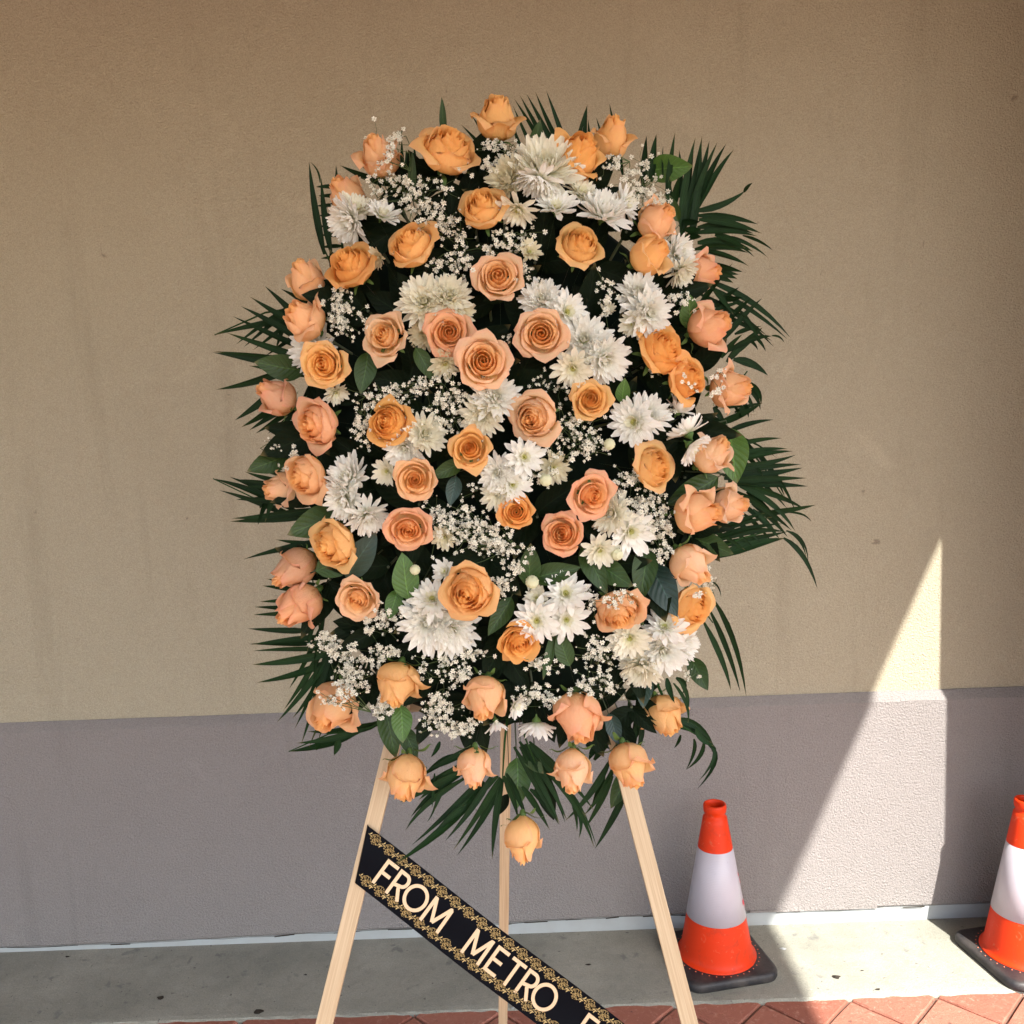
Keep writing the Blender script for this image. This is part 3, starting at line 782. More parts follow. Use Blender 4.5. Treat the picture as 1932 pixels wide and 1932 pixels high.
ROSES = [
 (937,226,86,60,86,'half','A','apricot rose at the very top of the spray, higher than all the others'),
 (846,284,108,49,70,'half','A','large apricot rose seen from the side, upper left of the topmost rose'),
 (716,299,80,60,110,'half','P','peach rose veiled by baby\'s breath, at the upper left shoulder of the spray'),
 (1087,296,92,50,50,'half','O','orange rose tucked behind the big white chrysanthemum at the top'),
 (1153,262,73,62,75,'bud','A','apricot rose standing up at the upper right shoulder, beside thin palm tips'),
 (910,394,88,40,105,'half','A','apricot half open rose directly left of the white chrysanthemums near the top'),
 (1093,464,86,34,60,'half','A','apricot rose just below the top group of white chrysanthemums'),
 (1240,416,80,55,35,'half','P','rosy orange rose upper right, with baby\'s breath above it and palm behind'),
 (1224,482,80,58,30,'half','A','smooth round apricot rose against a white chrysanthemum at the upper right'),
 (1320,514,74,62,0,'half','Q','rose with dark red petal rim poking out behind a chrysanthemum, right edge'),
 (655,372,72,60,125,'bud','P','peach rose behind white chrysanthemum petals at the upper left edge'),
 (662,502,94,46,130,'half','O','large orange rose below the upper left chrysanthemums'),
 (776,462,92,44,125,'half','A','golden apricot rose with folded top, inside upper left of the spray'),
 (579,530,74,60,115,'bud','P','peach rose with red petal tips on the left edge, above the palm fan'),
 (577,605,80,55,140,'half','P','pinkish peach rose on the left edge, right beside the upper left palm fan'),
 (941,522,98,16,100,'open','L','pale edged peach rose on the middle line, second from the top there'),
 (725,634,102,30,150,'open','L','pale peach pointed rose left of the cream chrysanthemum cluster'),
 (847,627,98,8,90,'open','Q','coral rose with tight spiral, upper left of the pale star shaped rose'),
 (912,682,110,8,90,'open','L','pale star shaped open rose at the centre of the spray'),
 (1021,630,106,5,60,'open','L','wide open pale peach rose right of the star shaped one'),
 (1250,660,98,40,35,'half','O','bright orange rose right of centre, under the right hand chrysanthemums'),
 (1334,618,84,55,20,'half','Q','pink rimmed rose on the right edge in front of crossing palm leaflets'),
 (1298,716,88,42,10,'half','O','orange rose with a few baby\'s breath specks, lower right of the bright orange rose'),
 (1376,732,80,58,0,'half','P','peach rose sprinkled with baby\'s breath, farthest out on the right edge at mid height'),
 (611,688,96,22,180,'open','A','open apricot rose in front of white petals at the left edge'),
 (521,748,74,58,150,'bud','D','dusty peach rose farthest out on the left edge'),
 (596,801,92,42,190,'half','Q','salmon pink rose on the left, just below the dusty outermost one'),
 (733,798,80,16,160,'half','O','small deep orange rose beside a white chrysanthemum, left of centre'),
 (1115,754,84,10,60,'open','A','round apricot rose below the long white chrysanthemum bank'),
 (1009,788,92,14,200,'half','L','peach rose with tight round heart and loose outer petals, middle of the spray'),
 (887,847,88,10,120,'open','A','apricot rose lower left of the centre, above the small white daisies'),
 (1234,881,86,40,10,'half','A','apricot rose right of centre below the big white chrysanthemum'),
 (1340,858,78,55,40,'half','L','pale pink peach rose on the right edge in front of a broad green leaf'),
 (783,904,88,8,250,'open','P','peach rose left of centre, upper one of two stacked roses'),
 (575,900,92,48,200,'half','P','peach rose at the left edge, right half of an overlapping pair'),
 (535,922,74,58,185,'half','L','pale peach rose at the left edge, outer half of an overlapping pair'),
 (1118,935,98,22,340,'open','Q','pinkish coral rose right of centre, upper left of a white chrysanthemum'),
 (974,966,72,5,90,'open','O','small deep orange rose, almost round, below the little white daisies'),
 (1061,1007,92,10,200,'open','Q','ruffled coral orange rose lower right of the small deep orange one'),
 (770,999,96,16,250,'open','Q','coral rose left of centre, lower one of two stacked roses'),
 (1314,967,92,50,0,'half','P','pink peach rose at the right edge, inner half of an overlapping pair'),
 (1376,952,76,58,0,'half','L','pale peach rose at the right edge, outer half of an overlapping pair'),
 (629,1028,96,42,205,'half','Y','yellowish rose on the left under the tall white chrysanthemum'),
 (1303,1065,76,55,310,'bud','L','smooth yellowish peach bud on the right edge below the overlapping pair'),
 (559,1072,78,62,215,'bud','D','dusty pink bud on the left edge, upper one of two buds'),
 (564,1142,84,62,220,'bud','Q','pink bud with yellow base on the left edge, lower one of two buds'),
 (675,1131,98,30,235,'open','L','ruffled pale peach rose lower left, right of the two edge buds'),
 (887,1115,98,18,230,'half','Y','yellow apricot rose overlapping the big lower chrysanthemum'),
 (1167,1152,92,40,285,'half','P','peach rose under a veil of baby\'s breath, lower right of the spray'),
 (1308,1146,92,40,335,'half','A','peach rose with orange folds at the right edge above the white chrysanthemums'),
 (981,1212,96,36,280,'open','O','orange peach rose below white daisies on the lower middle line'),
 (750,1289,88,62,258,'half','Y','yellow peach rose hanging down at the lower left, seen from behind'),
 (631,1331,98,50,235,'half','P','coral peach rose covered in baby\'s breath at the lowest left corner'),
 (915,1315,88,55,262,'half','P','pinkish peach rose hanging down low on the middle line'),
 (1091,1350,98,58,275,'half','Q','pink rose hanging down at the lower edge, right of the white bell shaped bloom'),
 (1252,1347,80,66,296,'half','Y','yellow peach bud hanging at the lower right edge'),
 (766,1462,86,66,262,'half','Z','yellow to pink bud hanging in front of the left easel leg'),
 (895,1449,68,72,268,'bud','L','pale cream peach bud hanging over palm leaflets, second from left in the bottom row'),
 (1080,1450,82,64,268,'half','L','pale peach half open rose in the bottom row, left of the right leg'),
 (1187,1440,84,68,288,'half','Z','orange yellow bud hanging over the top of the right easel leg'),
 (986,1581,72,80,270,'bud','Z','lowest bud of all, yellow orange, hanging by the middle easel leg'),
]
LIFT = {0: .0}
for i, rrow in enumerate(ROSES):
    x, y, w, tilt, d, kind, ck_, lab = rrow
    if kind == 'half' and tilt >= 50: kind = 'cup'
    if kind != 'open': tilt = tilt + 9
    lift = {3: .0, 17: .0, 18: .02, 34: .012, 35: -.012, 40: .014, 41: -.012, 44: -.01, 9: -.03, 10: -.02, 24: .02, 47: .03, 56: .085, 57: .085, 58: .075, 59: .075, 60: .10}.get(i, .008)
    stem = None
    if i == 60: stem = at_y(975, 1400, 1.27)
    if i == 56: stem = at_y(850, 1300, 1.27)
    if i == 57: stem = at_y(915, 1330, 1.27)
    if i == 59: stem = at_y(1120, 1260, 1.27)
    if i == 58: stem = at_y(1060, 1330, 1.27)
    rose(x, y, w, tilt, d, kind, ck_, lab, lift, stem)

# ---------------------------------------------------------------- chrysanthemums
def strap(L, w, cup, bend, seed, nv=5):
    """one ray petal lying along +X from the origin, cupped, tip bending up (+Z)"""
    r4 = random.Random(seed); vs = []; at = []
    tw = r4.uniform(-.15, .15); sd = r4.uniform(-.06, .06)
    for j in range(nv+1):
        v = j/nv
        ww = w*(.42+.58*min(1, v/.5))*(1 if v < .72 else math.sqrt(max(.02, 1-((v-.72)/.29)**2)))
        ang = bend*v*v
        x = L*v*(1-.12*v*abs(bend)); z = L*(.5*ang*v)
        for u in (-1, 0, 1):
            vs.append((x, u*ww*.5 + sd*v*v*L, z + (cup*w*abs(u)) + tw*u*w*v)); at.append((v, abs(u), 0.0))
    fs = [(j*3+i, j*3+i+1, (j+1)*3+i+1, (j+1)*3+i) for j in range(nv) for i in range(2)]
    return vs, fs, at
def strap_mesh(*a):
    v, f, t = strap(*a); return mesh('petal', v, f, [M_mum], True, t)
RAY = [strap_mesh(1.0, .225, .22, b_, k) for k, b_ in enumerate((.10, .25, .4, -.12, .55, .0))]
RAYW = [strap_mesh(1.0, .285, .16, b_, 20+k) for k, b_ in enumerate((.05, .22, -.15, .35))]
def place_strap(mb, prm, az, elev, r0_, z0_, ln, t):
    v, f, at = prm
    M = Matrix.Rotation(az, 4, 'Z') @ Matrix.Translation((r0_, 0, z0_)) @ Matrix.Rotation(-elev, 4, 'Y') @ Matrix.Scale(ln, 4)
    mb.add([M @ Vector(p) for p in v], f, [(a_[0], a_[1], t) for a_ in at])
def inner(kind, seed):
    r4 = random.Random(seed); mb = MB()
    if kind == 'full':
        rings = [(19, 16, .94, .05, .0), (18, 27, .86, .05, .02), (17, 40, .74, .05, .04), (15, 52, .62, .05, .05), (13, 63, .50, .04, .06), (10, 73, .40, .03, .07), (7, 83, .32, .02, .08)]
    else:
        rings = [(15, 20, .88, .07, .02), (14, 38, .66, .06, .04), (12, 54, .44, .06, .05)]
    for q, (n, el_, ln, r_, z_) in enumerate(rings):
        for k in range(n):
            az = 2*math.pi*(k+.5*(q % 2))/n + r4.uniform(-.1, .1)
            bd = r4.choice((.15, .3, .5, .6)) if kind == 'full' else r4.choice((.1, .25, .4))
            prm = strap(1.0, .23 if kind == 'full' else .26, .24, bd, r4.randrange(999), 4)
            place_strap(mb, prm, az, R_(el_+r4.uniform(-7, 7)), r_, z_, ln*r4.uniform(.88, 1.08), q/(len(rings)-1.0))
    return mb.me('inner_petals', [M_mum], True, True)
INN = {k: [inner(k, 300+i*7+j) for j in range(3)] for i, k in enumerate(('full', 'daisy'))}
def eye():
    r4 = random.Random(9); mb = MB()
    for k in range(46):
        rr_ = .17*math.sqrt((k+.5)/46); a_ = k*2.399; z = .10+.10*(1-(rr_/.17)**2)
        c_ = Vector((rr_*math.cos(a_), rr_*math.sin(a_), z)); h = .022
        mb.add([c_+Vector(p)*h for p in ((-1,0,0), (0,-1,0), (1,0,0), (0,1,0), (0,0,1.3))], [(0,1,4), (1,2,4), (2,3,4), (3,0,4)])
    return mb.me('eye', [M_eye])
EYE = eye()
b = MB(); b.lathe([(.03, -.34), (.05, -.24), (.10, -.17), (.19, -.08), (.21, -.01), (.12, .02)], 12); CUP = b.me('calyx', [M_sepal], True)
def mum(x, y, w, tilt, d, kind, lab, lift=0.0, tint=0, close=0.0):
    P = at_s(x, y, lift); s_ = w*pxm(P)/2.0*1.12
    ax = aim(P, tilt, d); r2 = random.Random(int(x*5+y*11))
    base = P - ax*(.22*s_)
    M = frame(ax, r2.uniform(0, 6.28)); M.translation = base
    t = thing('chrysanthemum', base, lab, 'chrysanthemum', 'white chrysanthemums in the spray'); t.matrix_world = M @ Matrix.Scale(s_, 4)
    c = ((1, 1, 1, 1), (.97, .95, .86, 1), (.90, .86, .70, 1))[tint]
    n = 17 if kind == 'full' else 13
    for k in range(n):
        az = 2*math.pi*k/n + r2.uniform(-.13, .13)
        el_ = R_((4 if kind == 'full' else 8)+close+r2.uniform(-13, 11)); ln = r2.uniform(.86, 1.08)
        link('petal', r2.choice(RAY if kind == 'full' else RAYW), t, Matrix.Rotation(az, 4, 'Z') @ Matrix.Translation((.06, 0, 0)) @ Matrix.Rotation(-el_, 4, 'Y') @ Matrix.Rotation(r2.uniform(-.25, .25), 4, 'X') @ Matrix.Scale(ln, 4), c)
    o = link('inner_petals', r2.choice(INN[kind]), t, color=c); o['kind'] = 'stuff'
    if close > 25: o.matrix_local = Matrix.Diagonal((.6, .6, 1.15, 1))
    link('eye', EYE, t, Matrix.Translation((0, 0, .05 if kind == 'full' else 0)))
    link('calyx', CUP, t)
    inv = (M @ Matrix.Scale(s_, 4)).inverted()
    stem_obj('stem', t, base - ax*.3*s_, base + (HEART-base)*.6, .0016, M_stem, inv)
MUMS = [
 (1030,312,132,46,80,'full','big cream white chrysanthemum at the top centre of the spray',.012,1,0),
 (1012,345,86,60,250,'full','white chrysanthemum fanning down just under the big top one',.02,0,0),
 (955,336,84,40,140,'full','dull cream chrysanthemum at the left of the big top one',.0,2,0),
 (975,400,74,48,250,'daisy','loose white chrysanthemum right beside the upper middle rose',.01,1,0),
 (1050,388,78,52,80,'daisy','white chrysanthemum with one long upright petal below the top cluster',.01,0,10),
 (1098,360,66,55,60,'daisy','small white chrysanthemum half hidden between the top cluster and its right neighbour',-.005,1,0),
 (1140,398,100,58,70,'full','wide spiky white chrysanthemum right of the upper cluster',.01,0,6),
 (1182,385,70,64,15,'daisy','white chrysanthemum reaching right beside the rosy orange rose at the upper right',.0,0,0),
 (655,418,92,50,200,'full','white chrysanthemum at the upper left edge, lower of two',.012,0,0),
 (672,392,70,52,80,'daisy','white chrysanthemum at the upper left edge, in front of the peach rose',.0,1,10),
 (722,402,68,60,70,'daisy','small upright white chrysanthemum at the upper left, right of the pair on the edge',.0,0,16),
 (712,486,44,50,200,'daisy','tiny half open chrysanthemum between two orange roses at the upper left',.0,2,20),
 (1000,474,48,30,60,'daisy','tiny cream chrysanthemum left of the upper right apricot rose',-.01,2,20),
 (800,568,100,22,120,'full','cream pompon chrysanthemum above the coral rose, left half of the cluster',.0,1,0),
 (848,556,88,30,70,'full','cream pompon chrysanthemum above the coral rose, right half of the cluster',-.004,1,0),
 (868,588,66,40,20,'daisy','cream chrysanthemum peeping out right of the coral rose',-.012,2,0),
 (800,630,64,20,200,'full','shaded chrysanthemum between pale pointed rose and coral rose',-.02,2,0),
 (840,688,62,30,260,'daisy','dull small chrysanthemum under the coral rose',-.01,2,0),
 (1022,565,86,26,110,'full','white chrysanthemum above the wide open peach rose, left one',-.005,0,0),
 (1072,588,84,30,20,'daisy','white chrysanthemum above the wide open peach rose, right one',.0,0,0),
 (1102,640,98,20,90,'full','upper bloom of the white chrysanthemum bank right of the wide open rose',.0,0,0),
 (1142,680,98,30,330,'full','right bloom of the white chrysanthemum bank, pointing at the bright orange rose',.004,0,0),
 (1080,697,80,22,240,'daisy','cream daisy like bloom at the lower left of the chrysanthemum bank',.004,1,0),
 (1203,550,82,32,80,'full','upper white chrysanthemum of the right hand column',.0,0,0),
 (1226,590,92,26,0,'full','middle white chrysanthemum of the right hand column',.01,0,0),
 (1192,612,52,30,220,'daisy','small half open cream bloom left of the right hand column',-.005,1,20),
 (1145,585,44,40,60,'daisy','tiny closed white bloom in the dark gap left of the right hand column',-.02,1,45),
 (1282,478,78,56,15,'full','white chrysanthemum behind the round apricot rose at the upper right edge',-.008,0,0),
 (1288,515,66,58,320,'full','white chrysanthemum lower down behind the round apricot rose at the upper right edge',-.008,1,0),
 (588,660,94,40,170,'full','white chrysanthemum almost hidden behind the open apricot rose on the left edge',-.02,0,0),
 (634,742,50,40,290,'daisy','white petals poking out below the open apricot rose on the left',-.015,1,10),
 (937,748,92,20,60,'full','cream white chrysanthemum below the pale star shaped rose',.0,0,0),
 (908,786,84,16,230,'full','cream chrysanthemum just above the apricot rose left of the centre',-.004,1,0),
 (1194,796,96,22,170,'daisy','big bright white chrysanthemum right of centre, left half',.006,0,6),
 (1222,782,88,34,60,'full','big bright white chrysanthemum right of centre, right half',.0,0,0),
 (1282,772,60,70,60,'daisy','upright white chrysanthemum seen from the side under the speckled orange rose',.0,0,30),
 (1294,810,82,100,120,'daisy','white chrysanthemum seen from behind, its green calyx showing',.0,0,0),
 (1308,846,76,75,320,'daisy','white chrysanthemum at the right edge covering the pale pink peach rose',.016,0,16),
 (803,818,80,22,30,'full','white chrysanthemum right of the small deep orange rose left of centre',.0,1,0),
 (762,846,80,24,240,'full','white chrysanthemum below the small deep orange rose left of centre',.0,0,0),
 (728,890,56,30,200,'daisy','small cream bloom left of the two stacked roses',-.01,1,16),
 (990,862,76,14,20,'daisy','neat white daisy like bloom in the middle, below the loose petalled rose',.006,0,0),
 (938,892,72,14,180,'full','white chrysanthemum right below the apricot rose left of the centre',.004,0,0),
 (968,914,68,12,20,'daisy','white bloom directly above the small deep orange rose, right of two',.004,0,0),
 (940,934,66,20,230,'full','white bloom directly above the small deep orange rose, left of two',.0,1,0),
 (1046,884,66,20,320,'daisy','shaded grey white chrysanthemum among baby\'s breath near the centre',-.02,2,0),
 (655,900,92,46,150,'full','tall white chrysanthemum on the left, upper bloom of three',.0,0,0),
 (648,945,88,44,210,'full','tall white chrysanthemum on the left, middle bloom of three',.006,0,0),
 (694,978,78,44,290,'full','tall white chrysanthemum on the left, lower right bloom of three',.0,0,0),
 (1152,968,82,22,160,'full','white chrysanthemum below the pinkish coral rose, left of two',-.002,1,0),
 (1192,1004,92,28,330,'daisy','white chrysanthemum below the pinkish coral rose, right of two',.004,0,0),
 (1132,1040,68,26,290,'daisy','sparse five petalled white bloom next to a pale round bud',.0,1,4),
 (838,1014,50,30,230,'daisy','small cream bloom in the baby\'s breath right of the lower stacked rose',-.01,2,10),
 (838,1078,52,44,160,'daisy','bluish white half open bloom left of the yellow apricot rose',-.004,0,16),
 (815,1128,84,26,110,'daisy','white bloom topping the big lower chrysanthemum cluster',.0,0,0),
 (806,1176,118,16,220,'full','largest bloom of the lower white cluster, left one',.002,0,0),
 (852,1190,100,24,300,'full','lower white cluster, right bloom below the yellow apricot rose',-.004,0,0),
 (1068,1118,88,20,70,'daisy','clean white daisy like bloom lower right of centre, upper right of four',.0,0,0),
 (1012,1128,52,26,150,'daisy','little half open white bloom, upper left of four',-.01,1,14),
 (1012,1172,84,16,230,'daisy','white bloom overlapping the orange peach rose, lower left of four',.012,0,0),
 (1070,1170,82,16,330,'daisy','white bloom with yellow eye, lower right of four',.0,0,0),
 (1188,1206,80,22,270,'daisy','white daisy like bloom under the veiled peach rose at the lower right',.0,1,0),
 (1254,1180,80,30,80,'daisy','white bloom left of the orange folded rose at the right edge',.006,0,0),
 (1252,1228,96,22,300,'full','brightest white chrysanthemum of the lower right group',.008,0,0),
 (1292,1216,74,60,350,'full','white chrysanthemum turned away at the lower right edge of the spray',-.006,0,0),
 (1206,1262,84,46,245,'full','creamy shaded chrysanthemum at the bottom of the lower right group',-.006,1,0),
 (1012,1370,74,105,270,'daisy','white bell shaped bloom seen from behind, hanging at the lower edge',.004,0,24),
 (975,1332,50,60,330,'daisy','small white bloom squeezed between hanging rose and white bell',.0,0,20),
 (936,1366,50,96,280,'daisy','narrow white bloom hanging below the pinkish peach rose',.0,0,38),
]
for a_ in MUMS: mum(*a_[:7], lift=a_[7], tint=a_[8], close=a_[9])
for (x, y, w, lab) in [(1150,838,22,'pale round chrysanthemum bud at the left of the big bright white bloom'), (1164,1046,24,'pale green round bud beside the sparse five petalled bloom'),
                   (783,1075,20,'tiny round bud between coral rose and bright green leaf'), (1004,1098,26,'round white bud above the four lower daisy like blooms'), (1030,906,24,'small white bud between the central blooms')]:
    P = at_s(x, y, .004); s_ = w*pxm(P)/2; ax = aim(P, 40, rng.uniform(0, 360)); M = frame(ax); M.translation = P
    t = thing('flower_bud', P, lab, 'flower bud', 'round buds in the spray'); t.matrix_world = M @ Matrix.Scale(s_, 4)
    mb = MB()
    for k in range(12):
        a_ = 2*math.pi*k/12
        for L_ in range(4):
            th0, th1 = L_*.7-1.2, (L_+1)*.7-1.2
            p = lambda th, da, r_: (r_*math.cos(th)*math.cos(a_+da), r_*math.cos(th)*math.sin(a_+da), math.sin(th))
            mb.add([p(th0,-.26,.93), p(th0,0,1.04), p(th1,0,1.04), p(th1,-.26,.93), p(th0,.26,.93), p(th1,.26,.93)], [(0,1,2,3), (1,4,5,2)], [(.6,0,.7)]*6)
    o = mb.build('bud_petals', M_mum, t, True, attr=True); o.color = (.80, .82, .62, 1)
    link('calyx', CUP, t, Matrix.Translation((0, 0, -.75)) @ Matrix.Scale(2.6, 4))

# ---------------------------------------------------------------- baby's breath
def floret_proto(seed):
    r4 = random.Random(seed); v = []; f = []
    for ring, (n, el_, ln, wd) in enumerate(((6, .25, 1.0, .52), (5, .95, .75, .45))):
        for k in range(n):
            a_ = 2*math.pi*(k+.5*ring)/n + r4.uniform(-.2, .2); e_ = el_+r4.uniform(-.15, .2)
            ca, sa = math.cos(a_), math.sin(a_); R1, R2 = .15*ln, ln
            def P_(r, w_, z): return (r*ca-w_*sa, r*sa+w_*ca, z)
            zc = math.sin(e_); cc = math.cos(e_)
            b0 = len(v)
            v += [P_(.1, 0, 0), P_(R2*.6*cc, wd*.55, R2*.6*zc), P_(R2*.6*cc, -wd*.55, R2*.6*zc), P_(R2*cc, wd*.2, R2*zc+.05), P_(R2*cc, -wd*.2, R2*zc+.05)]
            f += [(b0, b0+2, b0+1), (b0+1, b0+2, b0+4, b0+3)]
    return np.array(v), f
FLO = [floret_proto(k) for k in range(4)]
BUDV = np.array([(0,0,-1),(.75,0,0),(0,.75,0),(-.75,0,0),(0,-.75,0),(0,0,1.0)]); BUDF = [(0,2,1),(0,3,2),(0,4,3),(0,1,4),(5,1,2),(5,2,3),(5,3,4),(5,4,1)]
def gyp(x, y, rx, ry, n, lab, lift=.0, size=10.5):
    n = int(n*(1.6 if lift < .03 else 1.1))
    r4 = random.Random(int(x*3+y*17)); P = at_s(x, y, lift)
    t = thing('babys_breath', P, lab, "baby's breath", "baby's breath sprigs in the spray")
    st = MB(); fl_v, fl_f = [], []; ey = MB()
    org = at_y(x+r4.uniform(-20, 20), y+r4.uniform(-10, 30), YB-.01) if lift < .02 else at_s(x+rx*1.2, y+ry*1.0, -.005)
    nb = max(2, n//8); nodes = []
    for k in range(nb):
        a_ = r4.uniform(0, 6.283); q = math.sqrt(r4.random())*.8
        nodes.append((x+rx*q*math.cos(a_), y+ry*q*math.sin(a_)))
    N3 = [at_s(nx, ny, lift-.022+r4.uniform(-.012, .008)) for nx, ny in nodes]
    inv = Matrix.Translation(-P)
    for q in N3:
        mid = org.lerp(q, .5)+Vector((r4.uniform(-.01, .01), r4.uniform(-.01, .01), r4.uniform(-.01, .01)))
        st.tube([inv @ org, inv @ mid, inv @ q], [.0007, .0006, .0005], 3, False)
    for k in range(n):
        i = r4.randrange(nb); nx, ny = nodes[i]
        a_ = r4.uniform(0, 6.283); q = abs(r4.gauss(0, .62))
        fx, fy = nx+rx*.62*q*math.cos(a_), ny+ry*.62*q*math.sin(a_)
        dz = r4.uniform(-.026, .012)*(1 if lift < .02 else .35)
        Q = at_s(fx, fy, lift+dz); s_ = size*r4.uniform(.62, 1.12)*pxm(Q)/2
        small = r4.random() < .22
        c_ = inv @ Q; axx = (aim(Q, r4.uniform(0, 60), r4.uniform(0, 360)))
        fork = N3[i].lerp(Q, .45) + Vector((r4.uniform(-.003, .003), r4.uniform(-.003, .003), r4.uniform(-.003, .003)))
        st.tube([inv @ N3[i], inv @ fork, inv @ (Q-axx*s_*.5)], [.0004, .00033, .0003], 3, False)
        mat = np.array(frame(axx, r4.uniform(0, 6.28)).to_3x3())
        V, F_ = (BUDV*.5, BUDF) if small else FLO[r4.randrange(4)]
        base_i = nflo[0]
        fl_v.append(V @ mat.T*s_ + np.array(c_)); fl_f += [tuple(i_+base_i for i_ in ff) for ff in F_]; nflo[0] += len(V)
        if not small:
            e_ = c_ + axx*s_*.32
            ey.add([e_+Vector(p)*s_*.2 for p in ((-1,0,0), (0,-1,.0), (1,0,0), (0,1,.0), (0,0,1))], [(0,1,4), (1,2,4), (2,3,4), (3,0,4)])
    V = np.concatenate(fl_v); nflo[0] = 0
    o = link('florets', mesh('florets', V.tolist(), fl_f, [M_gyp]), t); o['kind'] = 'stuff'
    o = st.build('wiry_stems', M_gst, t); o['kind'] = 'stuff'
    if ey.v: o = ey.build('floret_eyes', M_gypeye, t); o['kind'] = 'stuff'
nflo = [0]
GYP = [
 (722,285,44,38,34,'sprig draped over the peach rose at the upper left shoulder',.045),
 (752,258,18,16,14,'tip of baby\'s breath rising above the upper left shoulder rose',.03),
 (738,350,50,44,46,'baby\'s breath between the upper left shoulder rose and the left edge chrysanthemums',0),
 (800,372,56,48,56,'baby\'s breath in the dark hollow below the large side on apricot rose',0),
 (940,288,48,26,44,'baby\'s breath right under the topmost rose',0),
 (905,320,36,26,26,'baby\'s breath between the large apricot rose and the dull cream bloom',0),
 (1168,310,38,32,30,'baby\'s breath under the upper right shoulder rose',0),
 (1215,345,46,48,56,'loose baby\'s breath in front of the bright green leaf at the upper right',.004),
 (1240,375,24,18,20,'baby\'s breath touching the top of the rosy orange rose',.02),
 (838,430,60,44,70,'baby\'s breath left of the upper middle rose',0),
 (950,458,60,26,52,'baby\'s breath below the upper middle rose',0),
 (858,500,44,36,40,'baby\'s breath between the golden apricot rose and the pale edged rose',0),
 (1000,520,40,26,26,'baby\'s breath right of the pale edged rose, above the white blooms',-.005),
 (648,578,46,46,84,'dense baby\'s breath below the large orange rose on the upper left',.0),
 (690,620,20,30,14,'a few florets left of the pale pointed rose',0),
 (1150,560,30,50,22,'sparse baby\'s breath in the dark gap right of the upper apricot rose',-.005),
 (1285,575,26,34,26,'baby\'s breath left of the pink rimmed rose on the right',0),
 (748,738,78,36,76,'wide drift of baby\'s breath above the small deep orange rose left of centre',0),
 (842,762,48,54,86,'baby\'s breath between the star shaped rose and the apricot rose below it',0),
 (690,800,32,44,44,'baby\'s breath right of the salmon pink rose on the left',0),
 (955,655,30,36,16,'thin scatter of tiny florets between star shaped and wide open rose',-.02,7),
 (1040,730,42,40,30,'thin scatter of florets in the dark gap left of the round apricot rose',-.015,7.5),
 (1085,830,56,54,96,'baby\'s breath below the round apricot rose right of centre',0),
 (1020,880,40,36,34,'baby\'s breath round the neat daisy like bloom in the middle',-.005),
 (1195,928,50,44,84,'baby\'s breath below the apricot rose right of centre, upper part',0),
 (1236,972,40,46,76,'baby\'s breath left of the overlapping pair at the right edge',0),
 (915,905,36,40,30,'baby\'s breath left of the central white blooms',-.004),
 (866,985,52,42,86,'dense baby\'s breath between stacked roses and small deep orange rose, upper part',0),
 (925,1018,70,40,120,'densest bank of baby\'s breath, just below the small deep orange rose',.004),
 (985,1060,30,22,22,'trailing florets below the densest baby\'s breath bank',0),
 (960,1085,26,26,20,'florets right of the yellow apricot rose',0),
 (826,975,20,40,26,'baby\'s breath hugging the right side of the stacked roses',-.008),
 (508,838,30,14,16,'wispy dried sprig sticking out left over the wall at mid height',0,7),
 (545,862,20,26,16,'florets in front of the broad leaf on the left edge',.0),
 (1290,770,30,24,18,'small sprig between the speckled roses and the upright white bloom',-.01),
 (1240,690,24,20,12,'faint florets below the bright orange rose',-.02,7),
 (1292,716,26,26,9,'few florets lying on the orange rose at the right',.045),
 (1368,724,26,40,20,'sprig lying across the outermost peach rose on the right',.045),
 (1250,1020,26,44,44,'baby\'s breath left of the smooth yellowish peach bud on the right edge',0),
 (1340,1085,14,46,24,'narrow sprig outside the right edge bud and rose',-.004),
 (1316,1128,20,14,8,'short sprig lying on the orange folded rose at the right edge',.045),
 (1162,1140,44,40,30,'sprig veiling the peach rose at the lower right',.05),
 (1115,1140,20,50,26,'florets left of the veiled peach rose at the lower right',.0),
 (1140,1225,46,40,60,'baby\'s breath left of the lower right white group',0),
 (1125,1290,50,32,52,'baby\'s breath above the pink hanging rose',0),
 (945,1120,24,40,20,'loose florets right of the yellow apricot rose and above the four daisies',-.006),
 (715,1172,46,32,48,'baby\'s breath right of the ruffled pale peach rose',0),
 (625,1205,34,30,54,'dense baby\'s breath at the lower left edge under the two buds',0),
 (660,1262,44,44,90,'thick baby\'s breath above the lowest left corner rose',.0),
 (715,1235,34,36,40,'baby\'s breath left of the hanging yellow peach rose',0),
 (650,1318,42,26,50,'sprig lying over the lowest left corner rose',.05),
 (715,1335,30,22,30,'baby\'s breath between the lowest left corner rose and the easel top',0),
 (838,1270,56,38,70,'baby\'s breath below the big lower white cluster',0),
 (820,1340,40,34,60,'baby\'s breath above the two buds hanging in the bottom row, left part',0),
 (862,1372,46,22,60,'baby\'s breath directly above the pale cream hanging bud',.006),
 (895,1230,40,26,30,'baby\'s breath right of the big lower cluster',-.004),
 (1000,1262,50,24,30,'scattered florets under the orange peach rose on the lower middle line',0),
 (1010,1318,50,26,52,'baby\'s breath above the white bell shaped bloom',.0),
 (1310,1275,18,22,14,'tiny white specks over the drooping green leaf at the lower right edge',.0,6),
 (690,1180,20,16,14,'few florets at the lower left of the ruffled pale peach rose',.004),
]
for g_ in GYP: gyp(g_[0], g_[1], g_[2], g_[3], g_[4], g_[5], g_[6], g_[7] if len(g_) > 7 else 10.5)

